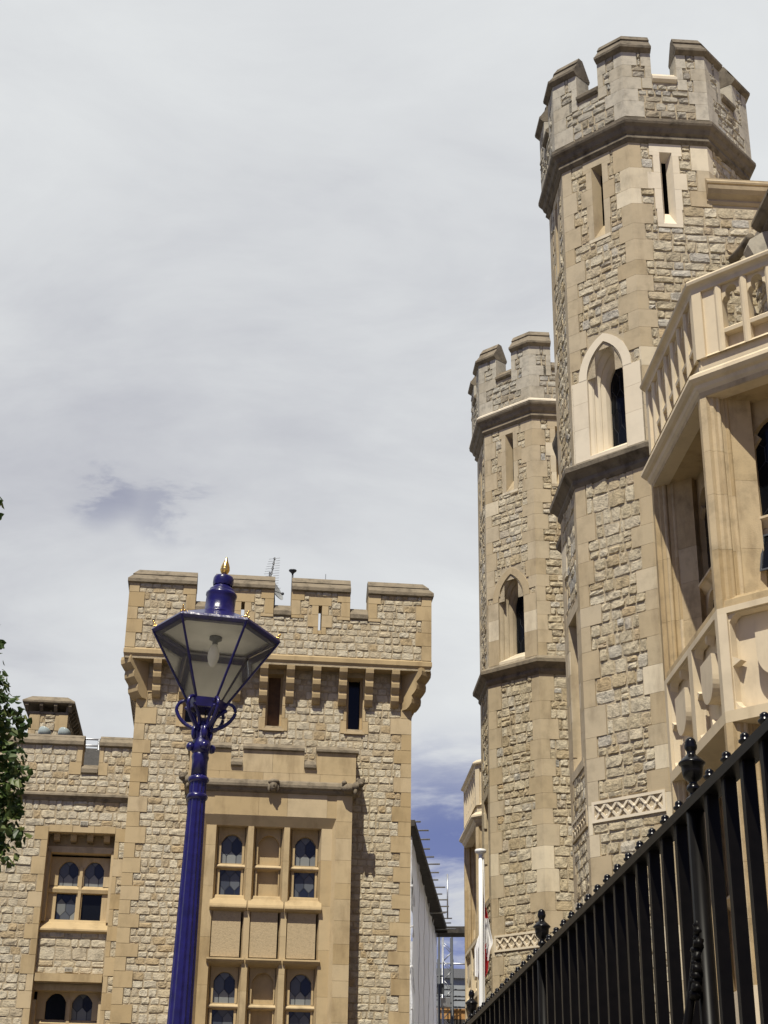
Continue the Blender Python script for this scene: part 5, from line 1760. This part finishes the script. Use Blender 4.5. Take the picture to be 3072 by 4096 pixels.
# ================================================================== sheeted scaffold building beyond
def build_scaffold():
    rnd = random.Random(14)
    a = math.atan2(2.975, 18.7)
    U = (math.sin(a), math.cos(a)); N = (U[1], -U[0])      # right hand side faces the street
    F = Fr((3.885, 45.6), U, N)
    root = thing('sheeted_building', 'long building wrapped in white scaffold sheeting with poles sticking out along its roof edge', 'building', (3, 54, 0))
    LN = 18.9
    m = MB()
    # sheeting: a loosely hung skin with folds, tied at the lifts
    nu, nz = 60, 44
    def skin(P, n, top, amp):
        V = []
        for i in range(n+1):
            u = i/n
            t_ = top(u)
            for k in range(nz+1):
                z = t_*k/nz
                lift = abs(math.sin(z*1.55))
                q = u*17
                d = amp*(.10*lift*math.sin(q*.9+1)+.07*math.sin(q*2.3+z*.9)*lift+.03*math.sin(q*3.3-z*1.7)+.05*math.sin(q*1.4+z*2.6)*lift+rnd.uniform(-.010, .010))
                V.append(P(u, d, z))
        m.add(V, [(i*(nz+1)+k, (i+1)*(nz+1)+k, (i+1)*(nz+1)+k+1, i*(nz+1)+k+1) for i in range(n) for k in range(nz)], 'white_sheet', True)
    skin(lambda u, d, z: F.P(.2+17.0*u, -.10-.27*u+d, z), nu, lambda u: 12.20-.16*abs(math.sin(u*29))-rnd.uniform(0, .10), .36)
    skin(lambda u, d, z: F.P(.2-d, -.10-9*u, z), 30, lambda u: 12.15-.1*abs(math.sin(u*17)), .8)
    m.quad(F.P(17.2, -.37, 0), F.P(17.2, -6, 0), F.P(17.2, -6, 11.9), F.P(17.2, -.37, 11.9), 'white_sheet')
    sh = m.build('sheeting', root)
    for k, uu in enumerate((3.2, 6.4, 9.6, 12.8, 15.6)):
        mm = MB()
        tube(mm, [F.P(.2+uu+.04*math.sin(j*1.3), -.05-.27*uu/17+.02*math.sin(j*2.1+k), .4+j*.58) for j in range(21)], .012, 'white_sheet', 6)
        mm.build('seam', sh)
    for k in range(8):
        mm = MB()
        z = 2.6+k*1.15
        P = smooth_path([F.P(.12, -.42, z-.12), F.P(.10, -.16, z), F.P(.32, -.06, z+.03), F.P(.7+.3*(k % 2), -.09, z-.18-.2*(k % 3))], 5)
        tube(mm, P, [.022+.014*math.sin(j) for j in range(len(P))], 'white_sheet', 6)
        mm.build('tie', sh)
    m = MB()
    box(m, F, 0, LN, -1.1, .0, 12.42, 12.60, 'planks_dark')
    box(m, F, .1, LN, -.62, -.56, 11.7, 12.42, 'planks_dark')
    box(m, F, LN-.9, LN+.1, -.8, 1.05, 12.36, 12.62, 'planks_dark')
    m.build('roof_edge', root)
    u = .15; k = 0
    while u < 18.2:
        mm = MB()
        z = 12.60+rnd.uniform(-.03, .02)
        tube(mm, [F.P(u, -.9, z), F.P(u, .22+rnd.uniform(-.06, .20), z)], .026, 'steel', 8)
        mm.build('scaffold_pole', root)
        if k % 3 == 2 and u > 11:
            mm = MB(); z2 = z-.22
            tube(mm, [F.P(u+.1, -.9, z2), F.P(u+.1, .25+rnd.uniform(-.1, .15), z2)], .026, 'steel', 8); mm.build('scaffold_pole', root)
        u += 1.22; k += 1
    mm = MB(); tube(mm, [F.P(14.6, .2, 12.3), F.P(14.6, .2, 14.0)], .03, 'steel', 8); mm.build('scaffold_pole', root)
    # hoist mast and access platform past the end of the sheeting
    hm = thing('hoist_mast', 'grey lattice hoist mast between the sheeted building and the far bay', 'mast', (7.05, 66.3, 0))
    m = MB()
    for (x, y) in ((6.85, 66.2), (7.22, 66.2), (6.85, 66.6), (7.22, 66.6)):
        tube(m, [(x, y, 0), (x, y, 12.7)], .045 if x > 7 else .03, 'steel_dark' if x > 7 else 'steel', 6)
    z = .3
    while z < 12.4:
        for y in (66.2, 66.6):
            tube(m, [(6.85, y, z), (7.22, y, z+.38)], .016, 'steel', 5); tube(m, [(7.22, y, z+.38), (6.85, y, z+.76)], .016, 'steel', 5)
        z += .76
    m.build('lattice', hm)
    m = MB()
    tube(m, [(6.62, 65.6, 0), (6.62, 65.6, 12.6)], .05, 'steel_dark', 8)
    tube(m, [(6.40, 65.6, 11.0), (6.75, 65.6, 11.0)], .04, 'steel_dark', 6)
    tube(m, [(6.42, 65.6, 11.0), (6.42, 65.6, 12.5)], .03, 'steel_dark', 6)
    m.build('guide_rail', hm)
    m = MB()
    wbox(m, 6.55, 6.85, 65.8, 66.1, 10.35, 10.75, 'steel_dark')
    wbox(m, 6.72, 7.12, 66.0, 66.6, 11.05-1.2, 11.4-1.2, 'steel')
    m.build('drive_unit', hm)
    ap = thing('access_platform', 'scaffold platform with an orange board and guard rails at the end of the sheeted building', 'scaffold', (7.6, 67.5, 0))
    for z, mt in ((11.78, 'steel'), (10.72, 'steel_dark'), (10.45, 'steel_dark'), (10.30, 'steel_dark'), (10.02, 'steel_dark')):
        m = MB(); tube(m, [(6.6, 67.4, z), (8.9, 67.4, z)], .035, mt, 8); m.build('guard_rail', ap)
    for x in (6.75, 7.38, 8.3):
        m = MB(); tube(m, [(x, 67.4, 0), (x, 67.4, 11.95)], .035, 'steel_dark', 8); m.build('upright', ap)
    m = MB(); wbox(m, 6.6, 9.2, 67.5, 68.6, 9.55, 9.98, 'planks_orange'); m.build('board', ap)
    m = MB(); wbox(m, 6.6, 9.2, 67.5, 68.9, 9.30, 9.54, 'planks_dark'); m.build('deck', ap)
    m = MB(); tube(m, [(6.6, 67.5, 9.25), (9.0, 67.5, 8.9)], .05, 'steel', 8); m.build('brace', ap)
    fb = thing('far_building', 'pale grey building far behind the scaffold platform', 'building', (9.5, 90, 0))
    m = MB(); wbox(m, 6.0, 15.0, 88, 100, 0, 14.1, 'far_wall'); m.build('wall', fb)
    m = MB(); wbox(m, 5.9, 15.1, 87.8, 100.2, 14.1, 14.6, 'roof_lead'); m.build('roof', fb)
    for i in range(4):
        m = MB(); wbox(m, 8.0+1.6*i, 8.9+1.6*i, 87.95, 88.05, 10.6, 12.4, 'dark_glass'); m.build('window', fb)
build_scaffold()

# ================================================================== roof gear
def build_roof_gear():
    def at(u, d, z): return FL.P(u, d, z)
    o = thing('television_aerial', 'television aerial with many short cross rods on the square tower roof', 'aerial', at(.65, -1.5, 12.4))
    m = MB(); tube(m, [at(.64, -1.5, 12.4), at(.65, -1.5, 14.95)], .018, 'steel_dark', 8); m.build('mast', o)
    m = MB()
    a, b = Vector(at(.64, -1.5, 14.55)), Vector(at(.755, -1.9, 15.45))
    tube(m, [a, b], .016, 'steel_dark', 6)
    for i in range(13):
        p = a+(b-a)*(i/12)
        L = .24-.10*i/12
        if i < 1: L = .3
        tube(m, [(p.x-L*.9, p.y, p.z-.02), (p.x+L*.9, p.y-.05, p.z+.0)], .0045, 'steel', 5)
        if i % 2 == 0: ellipsoid(m, tuple(p), (.03, .03, .03), 'steel_dark', None, 0, 6, 5)
    m.build('antenna', o)
    o = thing('satellite_dish', 'grey satellite dish behind the battlements of the square tower', 'dish', at(.78, -1.6, 12.4))
    m = MB()
    n = 24; V = []
    ax = Matrix.Rotation(R(62), 4, 'Y') @ Matrix.Rotation(R(25), 4, 'X')
    cpt = Vector(at(.76, -1.5, 14.50))
    prof = [(.001, .0), (.1, .008), (.2, .03), (.27, .06), (.275, .062), (.27, .052), (.2, .022), (.1, .0), (.001, -.008)]
    lathe(m, prof, tuple(cpt), 'grey_dish', 24, True, ax, cap=False)
    m.build('reflector', o)
    m = MB(); tube(m, [at(.78, -1.6, 12.4), at(.78, -1.6, 14.3), tuple(cpt)], .022, 'steel_dark', 8)
    tube(m, [tuple(cpt), tuple(cpt+Vector((.2, -.1, -.1)))], .012, 'steel_dark', 6); ellipsoid(m, tuple(cpt+Vector((.2, -.1, -.1))), (.035, .035, .035), 'steel_dark'); m.build('bracket', o)
    o = thing('vent_pole', 'dark pole with a small funnel top above the battlements of the square tower', 'pole', at(1.17, -1.5, 12.4))
    m = MB(); tube(m, [at(1.165, -1.5, 12.4), at(1.165, -1.5, 14.96)], .020, 'steel_dark', 8); m.build('pole', o)
    m = MB(); lathe(m, [(.022, 14.93), (.04, 14.96), (.085, 15.0), (.09, 15.02), (.02, 15.03)], at(1.165, -1.5, 0), 'steel_dark', 14); m.build('funnel', o)
    m = MB(); tube(m, [at(1.9, -1.5, 12.4), at(1.91, -1.5, 14.97)], .007, 'steel_dark', 6)
    tube(m, [at(1.9, -1.5, 12.4), at(1.9, -1.5, 13.9)], .012, 'steel_dark', 6)
    tag(m.build('whip_antenna', None, at(1.9, -1.5, 12.4)), 'thin whip antenna rising behind the right hand battlements of the square tower', 'antenna')
    # floodlights on the wing parapet
    labels = ['round glass floodlight behind the wing parapet, directly in front of the chimney corner', 'round glass floodlight behind the wing parapet, in front of the middle of the chimney', 'round glass floodlight behind the wing parapet, half hidden by the tree']
    labels = ['round glass floodlight right of the other two on the wing roof, at the chimney corner', 'round glass floodlight in the middle of the three on the wing roof, before the chimney', 'round glass floodlight half hidden by tree leaves on the wing roof']
    for (u, lab) in zip((-3.52, -3.93, -4.66), labels):
        o = thing('floodlight', lab, 'floodlight', at(u, -1.3, 9.65), 'floodlights on the wing roof')
        m = MB()
        lathe(m, [(.03, -.06), (.08, -.05), (.125, .0), (.14, .06), (.145, .075), (.12, .075), (.02, .02)], at(u, -1.3, 10.93), 'glass_bowl', 20, True, Matrix.Rotation(R(-35), 4, 'X') @ Matrix.Rotation(R(18), 4, 'Y'), cap=False)
        m.build('bowl', o)
        m = MB(); tube(m, [at(u, -1.3, 9.65), at(u, -1.3, 10.88)], .02, 'steel_dark', 8); m.build('stem', o)
    o = thing('guard_rail', 'grey metal guard rail behind the gap in the wing battlements', 'rail', at(-3, -2, 9.65))
    for z in (11.06, 10.92):
        m = MB(); tube(m, [at(-3.9, -2, z), at(-2.2, -2, z)], .022, 'steel', 8); m.build('rail', o)
    for u in (-3.8, -2.82, -2.25):
        m = MB(); tube(m, [at(u, -2, 9.65), at(u, -2, 11.08)], .024, 'steel', 8); m.build('post', o)
flat_mat('glass_bowl', (0.33, 0.38, 0.37), 0.12, spec=0.7)
build_roof_gear()

# ================================================================== trees
def leaf_cloud(mb, rnd, blobs, count, size):
    tot = sum(b[3]**2*b[4] for b in blobs)
    for (x, y, z, r, wgt, fz) in blobs:
        n = int(count*r*r*wgt/tot)
        for _ in range(n):
            while True:
                v = Vector((rnd.uniform(-1, 1), rnd.uniform(-1, 1), rnd.uniform(-1, 1)))
                if .05 < v.length < 1: break
            k = (.55+.45*rnd.random()**.5)/v.length if rnd.random() < .7 else 1
            v = v*k*min(1, 1/ max(1e-3, (v*k).length)) if (v*k).length > 1 else v*k
            p = Vector((x+v.x*r, y+v.y*r, z+v.z*r*fz))
            nrm = (v.normalized()+Vector((rnd.uniform(-.9, .9), rnd.uniform(-.9, .9), rnd.uniform(-.2, 1.1)))).normalized()
            a = nrm.cross(Vector((rnd.uniform(-1, 1), rnd.uniform(-1, 1), rnd.uniform(-1, 1)))).normalized(); b = nrm.cross(a)
            s = size*rnd.uniform(.6, 1.25)
            mid = nrm*s*.16
            P = [p-a*s*.55, p-a*s*.15+b*s*.45-mid, p+a*s*.30+b*s*.34-mid, p+a*s*.68, p+a*s*.30-b*s*.34-mid, p-a*s*.15-b*s*.45-mid]
            mb.add([tuple(q) for q in P], [(0, 1, 2, 3), (0, 3, 4, 5)], 'leaf')

def build_tree():
    rnd = random.Random(77)
    root = thing('lime_tree', 'leafy green tree reaching in at the left edge before the castle wing', 'tree', (-6.6, 17.2, 0))
    t = MB()
    tr = smooth_path([(-6.6, 17.2, 0), (-6.55, 17.2, 1.5), (-6.65, 17.25, 3.2), (-6.5, 17.2, 5.5), (-6.6, 17.1, 8.0), (-6.5, 17.2, 9.6)], 4)
    tube(t, tr, [.30-.25*i/len(tr) for i in range(len(tr))], 'bark', 12)
    limbs = []
    ends = [(-3.25, 17.0, 6.2, 3.6), (-3.3, 16.9, 5.4, 3.2), (-3.7, 17.1, 7.6, 4.8), (-4.2, 16.5, 9.2, 6.0), (-8.8, 17.6, 7.0, 3.8), (-6.0, 19.4, 7.2, 4.2), (-6.9, 15.1, 6.8, 4.0), (-8.0, 16.2, 8.8, 5.5), (-5.2, 18.6, 8.9, 5.8)]
    for (x, y, z, zs) in ends:
        p = Vector((-6.55, 17.2, zs)); e = Vector((x, y, z))
        mid = p.lerp(e, .5)+Vector((0, 0, .35))
        P = smooth_path([p, mid, e], 6)
        tube(t, P, [.10-.088*i/(len(P)-1) for i in range(len(P))], 'bark', 7)
        for _ in range(0 if z > 7.3 else 4):
            s = P[rnd.randrange(5, len(P))]; q = s+Vector((rnd.uniform(-.7, .7), rnd.uniform(-.7, .7), rnd.uniform(-.5, .6)))
            tube(t, [s, s.lerp(q, .5)+Vector((0, 0, .06)), q], [.018, .013, .006], 'bark', 5)
    t.build('trunk', root)
    c = MB()
    blobs = [(-6.4, 17.2, 7.2, 2.5, .8, .95)]
    for _ in range(34):
        a = rnd.uniform(0, 2*math.pi); e = rnd.uniform(-.75, 1.2)
        rr = 2.7*rnd.uniform(.75, 1.0)
        x, y, z = -6.4+rr*math.cos(a)*math.cos(e), 17.2+rr*math.sin(a)*math.cos(e), 7.0+rr*math.sin(e)*.95
        if x > -4.0: x = -4.1
        blobs.append((x, y, z, rnd.uniform(.5, .85), 1.2, .85))
    edge = [(-3.25, 17.0, 6.80, .24), (-3.18, 17.1, 6.55, .22), (-2.99, 17.0, 6.66, .10), (-3.35, 17.0, 7.02, .20), (-3.17, 17.0, 6.22, .26), (-2.96, 17.0, 6.10, .12), (-3.1, 17.0, 5.92, .22), (-3.28, 16.9, 5.70, .30), (-2.98, 17.0, 5.72, .13), (-3.10, 17.0, 5.48, .22), (-2.90, 17.0, 5.40, .12), (-3.3, 17.0, 5.25, .26), (-3.02, 17.0, 5.18, .15), (-3.22, 17.0, 5.02, .17), (-3.38, 17.0, 4.90, .16),
            (-3.43, 17.0, 7.6, .10), (-3.31, 17.0, 7.58, .05), (-3.44, 17.0, 7.78, .06), (-3.60, 17.0, 9.35, .10), (-3.53, 17.0, 9.15, .05), (-3.55, 16.9, 6.6, .35), (-3.6, 16.9, 6.0, .42), (-3.6, 17, 5.3, .38), (-3.95, 16.8, 5.6, .5), (-3.95, 17, 6.5, .5), (-4.0, 17, 7.4, .4), (-4.0, 17, 9.0, .35)]
    for (x, y, z, r) in edge: blobs.append((x+(.05 if z < 7.2 else .04), y, z, r*1.05, 2.9, .9))
    leaf_cloud(c, rnd, blobs, 17000, .086)
    c.build('crown', root)
    root2 = thing('garden_tree', 'small dark green tree low down below the scaffold platform', 'tree', (8.4, 74, 0))
    t = MB(); tube(t, [(8.4, 74, 0), (8.45, 74, 3), (8.4, 74, 6), (8.5, 74, 8.6)], [.2, .15, .1, .04], 'bark', 8)
    tube(t, [(8.42, 74, 5), (7.7, 73.8, 7.6)], [.07, .02], 'bark', 6); tube(t, [(8.42, 74, 5.5), (9.3, 74.2, 8)], [.07, .02], 'bark', 6)
    t.build('trunk', root2)
    c = MB()
    leaf_cloud(c, rnd, [(8.5, 74, 8.4, .9, 1, 1), (7.9, 73.8, 7.6, .8, 1, .9), (9.2, 74.1, 7.8, .9, 1, .9), (8.4, 74, 9.4, .45, 1.4, 1), (8.6, 74, 6.6, 1.1, 1, .8)], 3500, .16)
    c.build('crown', root2)
build_tree()
